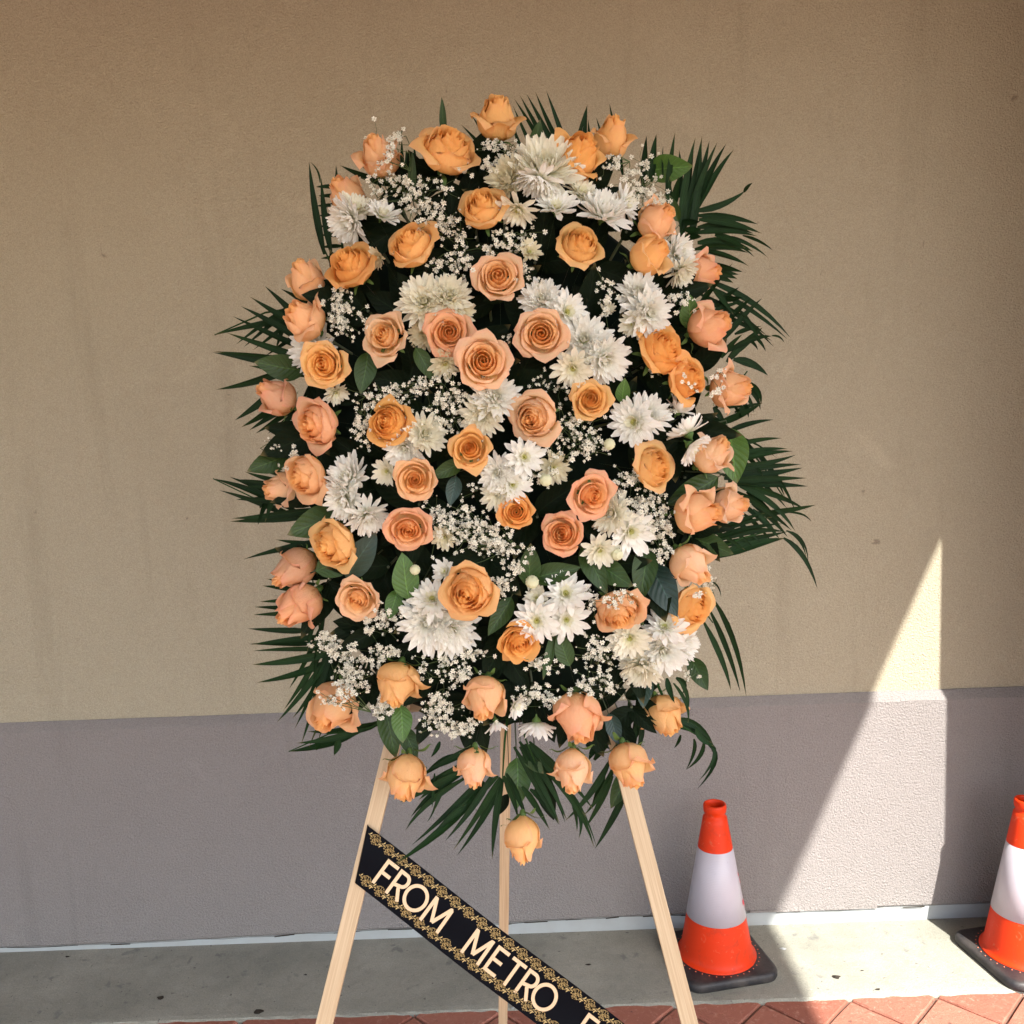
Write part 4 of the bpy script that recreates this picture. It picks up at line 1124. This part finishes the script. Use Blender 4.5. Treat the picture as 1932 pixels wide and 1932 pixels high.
# ---------------------------------------------------------------- broad leaves
def leaf_mesh(name, wr, fold, droop, matl, n=9):
    vs = []; at = []
    for j in range(n+1):
        v = j/n; w = wr*(math.sin(math.pi*v**.82)**.85 if 0 < v < 1 else 0)*.5
        z = -droop*v*v
        for u in (-1, -.5, 0, .5, 1):
            vs.append((v, u*w+.015*math.sin(v*5)*(1), z + fold*abs(u)*w + .02*math.sin(v*14+u*2)*abs(u)*wr)); at.append((v, abs(u), .5))
    fs = [(j*5+i, j*5+i+1, (j+1)*5+i+1, (j+1)*5+i) for j in range(n) for i in range(4)]
    return mesh(name, vs, fs, [matl], True, at)
LFM = {'d': [leaf_mesh('leaf', .52, .25, .12, M_leaf), leaf_mesh('leaf', .44, .4, .25, M_leaf)], 'b': [leaf_mesh('leaf', .56, .22, .08, M_leafb)],
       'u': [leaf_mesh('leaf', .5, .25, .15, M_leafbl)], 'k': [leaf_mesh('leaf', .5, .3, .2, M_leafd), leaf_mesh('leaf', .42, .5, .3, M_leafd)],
       'n': [leaf_mesh('leaf', .2, .4, .1, M_leaf)]}
def leaf(x, y, L, d, tilt, kind, lab, lift=-.012):
    """(x, y) is the middle of the blade in the picture"""
    P = at_s(x, y, lift); s_ = L*pxm(P); ax = aim(P, 90-tilt, d); nrm = aim(P, tilt, d+180)
    side = nrm.cross(ax).normalized(); nrm = ax.cross(side)
    M = Matrix((ax, side, nrm)).transposed().to_4x4(); M.translation = P - ax*.5*s_
    t = thing('broad_leaf', M.translation, lab, 'leaf', 'broad green leaves in the spray'); M = M @ Matrix.Scale(s_, 4)
    t.matrix_world = M
    link('blade', rng.choice(LFM[kind]), t)
    inv = M.inverted(); mb = MB(); a_ = Vector((0, 0, 0)); e = inv @ (M.translation + (HEART-M.translation)*.35)
    mb.tube([Vector((.02, 0, -.003)), Vector((-.12, 0, -.03)), e*.6], [.012, .014, .016], 5)
    mb.build('stalk', M_stem, t, True)
LV = [
 (1012,262,62,80,20,'d','dark green leaf between the topmost rose and the big white bloom'),
 (1262,318,92,8,25,'b','bright green pointed leaf at the upper right against the wall'),
 (836,222,70,96,5,'n','single narrow blade standing up left of the topmost rose'),
 (778,330,84,92,5,'n','narrow dark blade left of the large side on apricot rose'),
 (688,702,82,262,20,'d','dark leaf right of the open apricot rose on the left edge'),
 (530,692,96,172,15,'d','dark leaf sticking out on the left above the dusty peach rose'),
 (508,872,86,205,20,'d','green leaf on the left edge under the wispy dried sprig'),
 (562,940,90,190,20,'k','dark leaf behind the overlapping pair of roses on the left'),
 (600,985,120,205,18,'d','long dark leaf reaching out left above the yellowish rose'),
 (640,1062,100,20,20,'d','dark leaf between yellowish rose and ruffled pale peach rose'),
 (680,1050,110,60,25,'u','dark bluish leaf left of the bright green leaf at the lower left'),
 (765,1088,92,100,12,'b','bright green rounded leaf left of the lower white cluster, upper one'),
 (742,1140,60,255,15,'b','bright green leaf left of the lower white cluster, lower one'),
 (800,685,70,300,20,'d','leaf under the coral rose beside the dull small bloom'),
 (1000,1068,84,90,20,'d','green leaf right of the densest baby\'s breath bank'),
 (1045,1082,96,15,18,'d','long leaf pointing right above the four lower daisies'),
 (1120,1072,100,300,20,'d','broad dark leaf behind the sparse five petalled bloom, left part'),
 (1155,1082,90,330,20,'d','broad green leaf behind the sparse five petalled bloom, right part'),
 (1215,1078,110,265,18,'d','green leaf hanging below the right pair of white blooms'),
 (1248,1108,120,300,18,'u','dark bluish leaf above the lower right white group'),
 (1382,858,110,280,12,'b','broad green leaf behind the pale pink peach rose at the right edge'),
 (1310,925,110,210,20,'d','dark leaf above the overlapping pair at the right edge'),
 (1345,1030,80,340,20,'d','leaf peeping out under the overlapping pair at the right edge'),
 (1176,738,50,85,20,'b','small green leaf right of the round apricot rose'),
 (1302,590,70,95,15,'b','narrow green leaf left of the pink rimmed rose'),
 (1272,395,50,110,15,'d','small green leaf right of the rosy orange rose'),
 (945,1160,84,240,20,'d','dark green leaf between yellow apricot rose and orange peach rose'),
 (868,1190,70,20,20,'k','dark leaf under the yellow apricot rose'),
 (680,1205,90,210,20,'k','dark leaf below the ruffled pale peach rose'),
 (845,885,70,210,20,'d','dark leaf left of the apricot rose near the centre'),
 (855,925,60,260,20,'u','dark leaf right of the upper stacked rose'),
 (735,1378,100,285,10,'d','large dark leaf above the left hanging bud, left one'),
 (758,1365,72,275,12,'b','rounded green leaf above the left hanging bud'),
 (772,1400,66,300,10,'d','narrow green leaf running down to the left hanging bud'),
 (976,1476,92,272,6,'b','bright leaf hanging above the lowest bud'),
 (1006,1438,56,315,8,'d','small leaf right of the bright leaf above the lowest bud'),
 (1030,1500,90,290,8,'k','dark leaf hanging right of the bright leaf above the lowest bud'),
 (946,1520,50,240,6,'k','small dark leaf in front of the middle leg'),
 (1036,1235,96,258,8,'n','narrow green leaf pointing down under the orange peach rose'),
 (1064,1225,70,110,15,'d','dark leaf right of the narrow pointing leaf below the four daisies'),
 (1158,1375,62,290,10,'u','small grey green leaf right of the pink hanging rose'),
 (1180,1400,80,280,8,'k','dark leaf above the bud over the right leg'),
 (1172,1485,84,245,8,'d','olive leaf between the pale peach hanging rose and the right leg bud'),
 (1215,1300,70,270,15,'u','blue green leaf above the yellow peach bud at the lower right'),
 (1318,1270,70,300,12,'d','drooping speckled leaf at the lower right edge'),
 (800,1375,60,250,15,'k','dark leaf under the baby\'s breath at the lower left'),
 (790,1300,80,230,20,'k','dark leaf right of the hanging yellow peach rose'),
 (1110,1310,70,200,15,'k','dark leaf behind the pink hanging rose'),
]
for a_ in LV: leaf(*a_)
# leafy stems deep between the flowers, coloured near black for the shaded hollows
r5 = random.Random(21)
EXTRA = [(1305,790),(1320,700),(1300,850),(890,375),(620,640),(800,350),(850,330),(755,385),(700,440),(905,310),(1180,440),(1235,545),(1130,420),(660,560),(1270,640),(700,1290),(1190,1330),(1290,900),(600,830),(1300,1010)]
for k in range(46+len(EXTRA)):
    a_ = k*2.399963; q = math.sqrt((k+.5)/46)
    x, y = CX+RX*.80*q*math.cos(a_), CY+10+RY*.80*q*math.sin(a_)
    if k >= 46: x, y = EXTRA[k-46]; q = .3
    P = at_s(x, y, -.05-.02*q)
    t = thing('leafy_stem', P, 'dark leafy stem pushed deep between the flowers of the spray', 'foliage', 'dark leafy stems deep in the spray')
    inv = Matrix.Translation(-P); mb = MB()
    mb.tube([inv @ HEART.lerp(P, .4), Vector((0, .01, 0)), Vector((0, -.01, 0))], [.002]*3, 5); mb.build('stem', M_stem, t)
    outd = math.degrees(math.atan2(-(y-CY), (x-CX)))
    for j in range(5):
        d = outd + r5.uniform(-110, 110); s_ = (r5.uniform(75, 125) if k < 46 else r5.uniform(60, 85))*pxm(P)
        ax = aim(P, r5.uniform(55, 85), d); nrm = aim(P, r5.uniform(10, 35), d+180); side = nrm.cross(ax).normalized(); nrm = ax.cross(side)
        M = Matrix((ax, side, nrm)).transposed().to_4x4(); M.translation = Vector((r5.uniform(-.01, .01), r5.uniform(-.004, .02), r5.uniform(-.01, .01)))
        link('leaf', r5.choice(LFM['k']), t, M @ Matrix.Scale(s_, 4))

# ---------------------------------------------------------------- palm fronds
def leaflet(root, x0, y0, x1, y1, bend, w, Y0, Y1, inv, r4):
    """a long folded blade from one point to another; bend is a sideways bow in pixels (or a point to pass)"""
    n = 7
    if isinstance(bend, tuple): cx_, cy_ = 2*bend[0]-(x0+x1)/2, 2*bend[1]-(y0+y1)/2
    else:
        dx, dy = x1-x0, y1-y0; L = math.hypot(dx, dy) or 1
        cx_, cy_ = (x0+x1)/2 + dy/L*bend*2, (y0+y1)/2 - dx/L*bend*2
    pts = []
    for j in range(n+1):
        t = j/n; x = (1-t)**2*x0+2*t*(1-t)*cx_+t*t*x1; y = (1-t)**2*y0+2*t*(1-t)*cy_+t*t*y1
        pts.append(at_y(x, y, Y0+(Y1-Y0)*t))
    wm = 1.36*w*pxm(pts[0]); vs = []; at = []
    tilt = r4.uniform(-.5, .5)
    for j, p in enumerate(pts):
        t = j/n; d = (pts[min(j+1, n)]-pts[max(j-1, 0)]).normalized()
        c = (CO-p).normalized(); s_ = d.cross(c).normalized(); s_ = (s_*math.cos(tilt)+c*math.sin(tilt)); nn = s_.cross(d).normalized()
        ww = wm*.5*(.35+.65*min(1, t/.22))*(1-max(0, (t-.35)/.65)**1.7) + .0001
        for u in (-1, 0, 1): vs.append(inv @ (p + s_*u*ww - nn*(ww*.35 if u == 0 else 0))); at.append((t, abs(u), .5))
    fs = [(j*3+i, j*3+i+1, (j+1)*3+i+1, (j+1)*3+i) for j in range(n) for i in range(2)]
    link('leaflet', mesh('leaflet', vs, fs, [M_palm], True, at), root)
def frond(lab, rach, blades, Y=1.31, w=9, dY=.0):
    r4 = random.Random(len(lab)*31+int(rach[0][0]))
    P = at_y(rach[0][0], rach[0][1], Y); inv = Matrix.Translation(-P)
    t = thing('palm_frond', P, lab, 'palm frond', 'palm fronds round the rim of the spray')
    mb = MB(); n = len(rach)
    mb.tube([inv @ at_y(x, y, Y+.003+dY*i/max(1, n-1)) for i, (x, y) in enumerate(rach)], [.0022-.0013*i/max(1, n-1) for i in range(n)], 6)
    mb.build('rachis', M_palm, t, True)
    for bl in blades:
        x0, y0, x1, y1 = bl[:4]; bend = bl[4] if len(bl) > 4 else r4.uniform(-3, 3); ww = bl[5] if len(bl) > 5 else w
        leaflet(t, x0, y0, x1, y1, bend, ww*r4.uniform(.9, 1.1), Y+r4.uniform(-.002, .002), Y+dY+r4.uniform(-.02, .012), inv, r4)
def auto(p0, p1, p2, n, sides, t0=.1, t1=1.0, bend=4, jit=4, seed=0):
    """leaflets along a curved rachis: sides = [(angle from the rachis, length at base, length at tip), ...] in pixels"""
    r4 = random.Random(seed+int(p0[0]+p0[1])); out = []
    for i in range(n):
        t = t0+(t1-t0)*i/max(1, n-1)
        x = (1-t)**2*p0[0]+2*t*(1-t)*p1[0]+t*t*p2[0]; y = (1-t)**2*p0[1]+2*t*(1-t)*p1[1]+t*t*p2[1]
        dx = 2*(1-t)*(p1[0]-p0[0])+2*t*(p2[0]-p1[0]); dy = 2*(1-t)*(p1[1]-p0[1])+2*t*(p2[1]-p1[1])
        a0 = math.atan2(dy, dx)
        for (an, l0, l1) in sides:
            L = l0+(l1-l0)*t; a_ = a0+R_(an+r4.uniform(-jit, jit)*.6); L *= r4.uniform(.93, 1.07)
            out.append((x, y, x+L*math.cos(a_), y+L*math.sin(a_), math.copysign(bend, an)*r4.uniform(.2, 1.3)))
    rc = [((1-t)**2*p0[0]+2*t*(1-t)*p1[0]+t*t*p2[0], (1-t)**2*p0[1]+2*t*(1-t)*p1[1]+t*t*p2[1]) for t in (0, .2, .4, .6, .8, 1)]
    return rc, out
def F3(l, ox, oy, k=.25): return [tuple([ox+b_[0]*k, oy+b_[1]*k, ox+b_[2]*k, oy+b_[3]*k] + ([(ox+b_[4][0]*k, oy+b_[4][1]*k) if isinstance(b_[4], tuple) else b_[4]] + list(b_[5:]) if len(b_) > 4 else [])) for b_ in l]
# top
frond('palm frond behind the topmost rose with fine blades fanning upward', [(1000,430),(1040,370),(1090,330),(1150,300)],
      [(1052,330,970,186),(1062,330,981,180),(1070,325,994,178),(1078,318,1010,173),(1082,318,1031,172),(1038,350,968,200),(1020,370,960,215)] +
      [(1100,310,1108,198),(1080,330,1108,198,3,8),(1125,300,1110,225,4,5),(1175,330,1150,196),(1165,320,1125,222),(1120,320,1100,268,8,4)], w=7.5)
frond('palm blades crossing behind the large apricot rose at the top left', [(1000,420),(960,340),(920,290)],
      [(950,330,870,235),(960,320,890,218),(935,330,878,262),(965,300,905,220)], w=7)
frond('palm frond at the upper left with short upright blades by the veiled rose', [(780,430),(740,380),(700,330),(672,300)],
      [(760,370,758,262),(785,350,781,272),(700,330,685,278),(720,330,690,272),(740,350,642,312,3,9),(735,330,705,270),(768,330,766,282)], w=8)
frond('tall thin palm blades standing at the upper left edge against the wall', [(640,560),(625,500),(612,470)],
      [(612,480,583,305,3,10),(625,478,606,335,3,10),(604,345,586,306,-5,3),(648,450,634,312,2,11),(650,420,655,330)], w=9)
rc, bl = auto((650,500), (640,420), (636,352), 8, [(-86,44,38)], bend=1)
frond('short rung like palm leaflets behind the tall thin blades at upper left', rc, bl, Y=1.33, w=6)
# left
r_, b_ = [(690,740),(650,690),(600,640),(560,600)], [(600,640,500,540),(620,600,530,545),(610,640,472,560),(600,660,455,578),(592,665,440,597),(610,690,428,628),(600,690,404,663),(590,702,402,665),
      (580,710,470,690),(620,600,405,632,-8,10)]
frond('palm fan at the upper left with long blades crossing in a lattice', r_, b_, w=10)
frond('second palm frond weaving through the upper left fan', [(640,560),(590,575),(500,590),(405,632)],
      [(560,570,445,650),(575,565,460,655),(590,575,478,660),(600,600,500,672),(545,580,520,660),(620,620,520,690)], Y=1.325, w=7)
frond('lower blades of palm sweeping down left beside the dusty peach rose', [(640,740),(590,710),(530,700)],
      [(560,690,408,735,6,11),(540,720,443,793,3,11),(550,745,455,806,3,11),(560,755,470,812),(565,760,482,818),(590,750,505,818),(600,770,530,824),(620,780,545,830)], w=9)
# mid left
frond('palm frond on the left with the farthest reaching blade at mid height', [(660,1010),(600,980),(540,965),(480,940),(402,903)],
      [(560,965,402,903,-6,10),(575,985,414,925,-4,10),(540,935,434,900),(545,925,448,905),(560,915,462,890),(555,900,474,878),(560,920,462,918),(555,930,450,943),(560,950,446,942),
       (600,960,438,978,3,10),(620,965,434,984,3,12),(500,935,490,960),(510,930,487,990),(530,900,500,985)], w=8.5)
frond('single long palm blade pointing down left below the pale peach pair', [(680,1010),(640,1020),(600,1015)],
      [(645,1022,460,1055,(560,1030),12),(640,1030,520,1018,2,9),(640,1020,560,985,2,9)], w=10)
rc, bl = auto((655,1350), (600,1230), (588,1075), 10, [], bend=2)
frond('comb of straight palm leaflets pointing left under the two edge buds', rc,
      [(600,1088,517,1076),(600,1092,510,1082),(595,1102,503,1092),(590,1115,495,1105),(600,1125,490,1135,2),(590,1150,480,1145),(590,1160,478,1160),(590,1190,468,1168+18),(620,1200,474,1216),
       (620,1225,478,1222+6),(600,1215,470,1215),(630,1230,476,1262-8,4,11),(640,1240,484,1288,6,11),(560,1130,530,1140),(570,1120,532,1136)], w=8)
frond('palm blades hanging down left beside the lowest left corner rose', [(690,1180),(660,1210),(630,1250)],
      [(620,1200,535,1340,4,8),(625,1210,556,1375,4,8),(615,1190,560,1320,3,7),(622,1200,568,1405,4,9),(630,1210,573,1385,3,8),(606,1180,545,1300,4,8),(640,1200,600,1330,2,8),(630,1225,522,1368-5,4,10),(625,1240,552,1355,5,8),(632,1230,578,1355,6,8),(640,1230,590,1395),(645,1240,583,1410,2,8),(655,1240,600,1400),(665,1240,612,1350),(675,1240,625,1340),(690,1250,650,1340),(700,1240,668,1345),(612,1160,592,1290),(600,1150,580,1230)], w=8)
frond('flat palm tip at the lower left below the corner rose', [(760,1340),(700,1372),(620,1385),(545,1418)],
      [(700,1365,580,1380,6,10),(690,1375,560,1402,5,10),(670,1385,545,1418,4,12),(640,1395,630,1425),(600,1395,596,1416),(720,1360,640,1385,4,9)], w=10)
# bottom fan
B = F3([(1300,520,715,850,(1000,650),9),(1250,560,700,840,(900,740),8),(1200,600,780,950,(960,760)),(1200,650,740,1050,(920,840),9),(1350,620,790,1160,(1080,900),8),(1330,680,650,1310,(1050,1010),13),
        (1400,620,1040,1130,(1250,870)),(1440,640,1020,1080,(1250,820)),(1455,650,1100,1200,(1320,880)),(1465,660,1130,1240,(1340,930)),(1475,660,1395,1270,(1420,960)),
        (1100,480,870,640),(1000,380,930,500,2,6),(1250,420,900,600),(1150,560,840,820),(1300,760,1000,1010),(1240,800,960,1060),(1000,700,900,990,(960,880),3),(960,620,940,880,(950,760),5),(1050,640,960,900)], 580, 1304)
frond('large drooping palm fan at the bottom left, one blade lying over the sash', [(960,1330),(952,1400),(948,1470)], B, Y=1.238, w=9.5, dY=-.012)
B = F3([(1560,420,1900,1010,(1760,760)),(1600,380,1960,980,(1810,680)),(1480,640,1590,960),(1500,620,1660,970),(1620,720,1830,1050,(1720,860)),(1680,740,1900,1010,(1800,850)),(1640,400,1830,700)], 580, 1304)
B += F3([(100,400,390,740,(260,600)),(130,400,560,950,(380,700),10),(160,480,400,990,(300,720)),(200,540,620,1180,(470,850),8),(130,380,620,900,(400,640),9),(480,870,505,1110,(520,980),6),(440,800,490,1060,4,5),(60,420,360,1000,(220,700)),
         (420,730,640,1180,(540,920),4)], 966, 1304)
frond('drooping palm fan at the bottom right of the middle leg', [(985,1330),(990,1390),(1010,1440)], B, Y=1.235, w=9, dY=-.01)
B = F3([(770,560,540,940,(680,760)),(760,640,555,1030,(660,850)),(870,730,625,1190,(760,960),9),(740,520,400,980,(600,760)),(560,420,720,210),(590,470,760,250),(620,520,780,300),(640,410,580,520),(560,380,690,470),(610,330,740,440),(650,290,780,390),
        (700,620,600,870),(880,200,860,480,2,8),(930,200,905,500,2,8),(985,250,945,460,2,8),(840,190,820,420,2,8),(960,240,930,380)], 966, 1304)
frond('palm leaflets criss crossing behind the pink hanging rose and right leg', [(1190,1300),(1180,1380),(1165,1450)], B, Y=1.30, w=9)
# lower right
B = F3([(850,1060,900,1180,(910,1110)),(870,1070,942,1300,(930,1180),7),(800,1400,1130,1565,(980,1430),17),(830,1380,1130,1560,(1000,1420),12),(1080,1540,1020,1840,(1140,1650),6),(1090,1560,1010,1900,(1145,1690),6),
        (1060,1540,930,1750,(1030,1650),6),(985,1520,925,1755,(985,1620),5),(885,1490,835,1590,2,5),(1000,1440,1135,1575,-6,9),(830,1100,940,1400,(925,1250),5),(780,1060,840,1250)], 1063, 1014)
frond('palm frond drooping in curls at the lower right below the hanging bud', [(1240,1290),(1262,1340),(1290,1372),(1345,1405)], B, Y=1.27, w=8)
B = F3([(1060,640,1265,1155,(1190,910),8),(1110,560,1335,1168,(1240,860),8),(1140,480,1380,1200,(1290,800),9),(1110,330,1190,450,(1165,370),3)], 1063, 1014)
frond('three long palm blades hanging down right of the lower right flowers', [(1290,1100),(1320,1140),(1345,1175)], B, Y=1.30, w=8)
# upper right
B = F3([(410,640,435,255),(470,600,510,240),(590,760,650,230,2,9),(680,720,683,360),(690,940,805,265,4,10),(700,1000,790,365),(720,960,855,255,-2,10),(760,900,910,290),(750,880,970,300,3,10),(790,830,1035,315,4,10),(830,790,1095,355,5,9),
        (630,900,610,560),(640,800,680,560),(760,1100,850,330,-3,11),(700,1050,770,470,2,11),(800,820,1190,660,(1010,770),9),(1170,680,1235,608,2,5),(440,560,478,370),(560,560,560,330,1,3)], 1111, 193)
frond('big palm fan at the upper right with blades pointing up', [(1250,470),(1285,440),(1310,405),(1325,380)], B, Y=1.305, w=10)
B = F3([(820,855,1275,920,(1060,868),9),(830,885,1305,990,(1060,910),9),(820,945,1240,990,(1030,935),11),(790,990,1270,1010,(1030,970),9),(820,1060,1240,1125,(1040,1060),12),(800,1110,1200,1135,(1000,1090),9),(950,1000,1180,1100,4,9),
        (960,1010,1250,1168,6,5),(980,1010,1350,1170,(1180,1060),5),(1000,1010,1300,1130,6,5),(1160,1005,1390,1118,4,4),(860,1115,1210,1240,(1040,1150),5),(860,1125,1190,1225,(1030,1165),4),(700,900,840,900),(720,960,850,960),(740,1010,850,1015),
        (900,1220,1160,1280),(900,1260,1120,1332),(920,1290,1090,1362),(900,1240,1130,1300)], 1111, 193)
frond('palm blades spreading level to the right in the upper right fan', [(1270,470),(1300,440),(1325,425)], B, Y=1.30, w=9)
B = F3([(880,1340,1520,1775,(1230,1510),9),(880,1380,1495,1785,(1210,1560),8),(820,1440,1395,1845,(1130,1610),7),(840,1500,1340,1760,(1100,1590),7),(860,1560,1380,1800,(1130,1660),7),
        (820,1560,1085,1215,3,9),(960,1540,1135,1395,2,8),(1040,1660,1225,1480,2,8),(1010,1800,1305,1480,3,8),(1100,1750,1300,1690,2,7),(1050,1880,1380,1765,(1230,1790),9),(1380,1762,1475,1815,5,3),(1060,1930,1310,1700,(1210,1790),11),
        (1200,1790,1275,1870,3,5),(1240,1760,1335,1880,3,5),(1000,1480,1160,1470),(930,1400,1090,1600),(1130,1560,1300,1820,3,6),(1000,1930,1160,1750,3,9),(1040,1960,1250,1770,3,10),(900,1600,1180,1500,3,6)], 1111, 193)
frond('palm frond at right with two long arching blades over a lattice', [(1300,640),(1340,630),(1390,610)], B, Y=1.31, w=8)
B = F3([(1090,200,1352,322,(1230,235),13),(1190,370,1300,540,(1275,440),8),(1185,400,1295,580,(1260,480),6),(1170,450,1245,600,3,6),(1150,500,1205,640,3,6),(1100,560,1150,645,2,5),(960,690,1310,528,(1140,620),10),(1100,600,1310,530,3,6),(1000,560,1180,560),(940,560,1030,690)], 1111, 628)
frond('small palm tip curling right beside the speckled outermost rose', [(1350,770),(1380,740),(1410,700)], B, Y=1.31, w=8)
# big right frond
B = F3([(1040,750,1395,655,(1210,685),8),(1080,860,1455,795,(1270,810),8),(1060,800,1420,945,(1200,810),4),(1090,925,1500,875,(1300,882),8),(1060,985,1540,893,(1310,915),9),(1040,1020,1560,922,(1310,990),9),(1020,1075,1600,993,(1320,1015),9),(1020,1100,1615,1018,(1320,1068),10),
        (1050,1120,1645,1096,(1340,1102),10),(1070,1130,1655,1158,(1360,1140),10),(1100,1140,1640,1335,(1380,1215),10),(1140,1160,1560,1500,(1380,1290),8),(1120,1200,1530,1490,(1330,1330),9),(1280,1370,1715,1298,(1500,1340),9),(1500,1355,1680,1425,(1610,1370),3)], 1111, 628)
frond('largest palm frond at the right, straight blades fanned out over the wall', [(1320,880),(1350,890),(1385,905),(1400,912)], B, Y=1.30, w=9)
B = F3([(890,620,1110,770,0,10),(1100,760,1300,960,2,9),(1110,840,1320,1090,3,7),(1220,860,1480,1240,(1370,1030),7),(1300,950,1560,1350,(1450,1130),6),(1120,930,1400,1230,3,7),(1150,1010,1500,1330,4,6),(1190,1200,1440,1450,4,8),(1230,1290,1500,1540,4,8),(1110,1260,1420,1540,4,7)], 1111, 628)
frond('palm frond running diagonally behind the largest right hand one', [(1333,783),(1390,820),(1440,880),(1480,940)], B, Y=1.315, w=7)
B = F3([(880,1590,1480,1500,(1200,1500),10),(930,1610,1500,1500,(1210,1560),10),(970,1690,1480,1550,(1230,1600),15),(1470,1548,1725,1932,(1620,1690),7),(1500,1495,1655,1725,(1610,1570),4),(1490,1492,1640,1690,(1585,1560),4),
        (900,1480,1180,1640,3,6),(1000,1440,1240,1620,3,6),(1080,1400,1310,1600,3,6),(1160,1360,1380,1580,3,6),(1240,1330,1440,1560,3,6),(940,1560,1460,1440,(1180,1480),9),(940,1520,1390,1390,(1150,1440),8),(1000,1480,1330,1360,3,8)], 1111, 628)
frond('palm frond at the right, its long blade bent over and hanging at the tip', [(1340,1040),(1400,1015),(1440,1005)], B, Y=1.295, w=9)
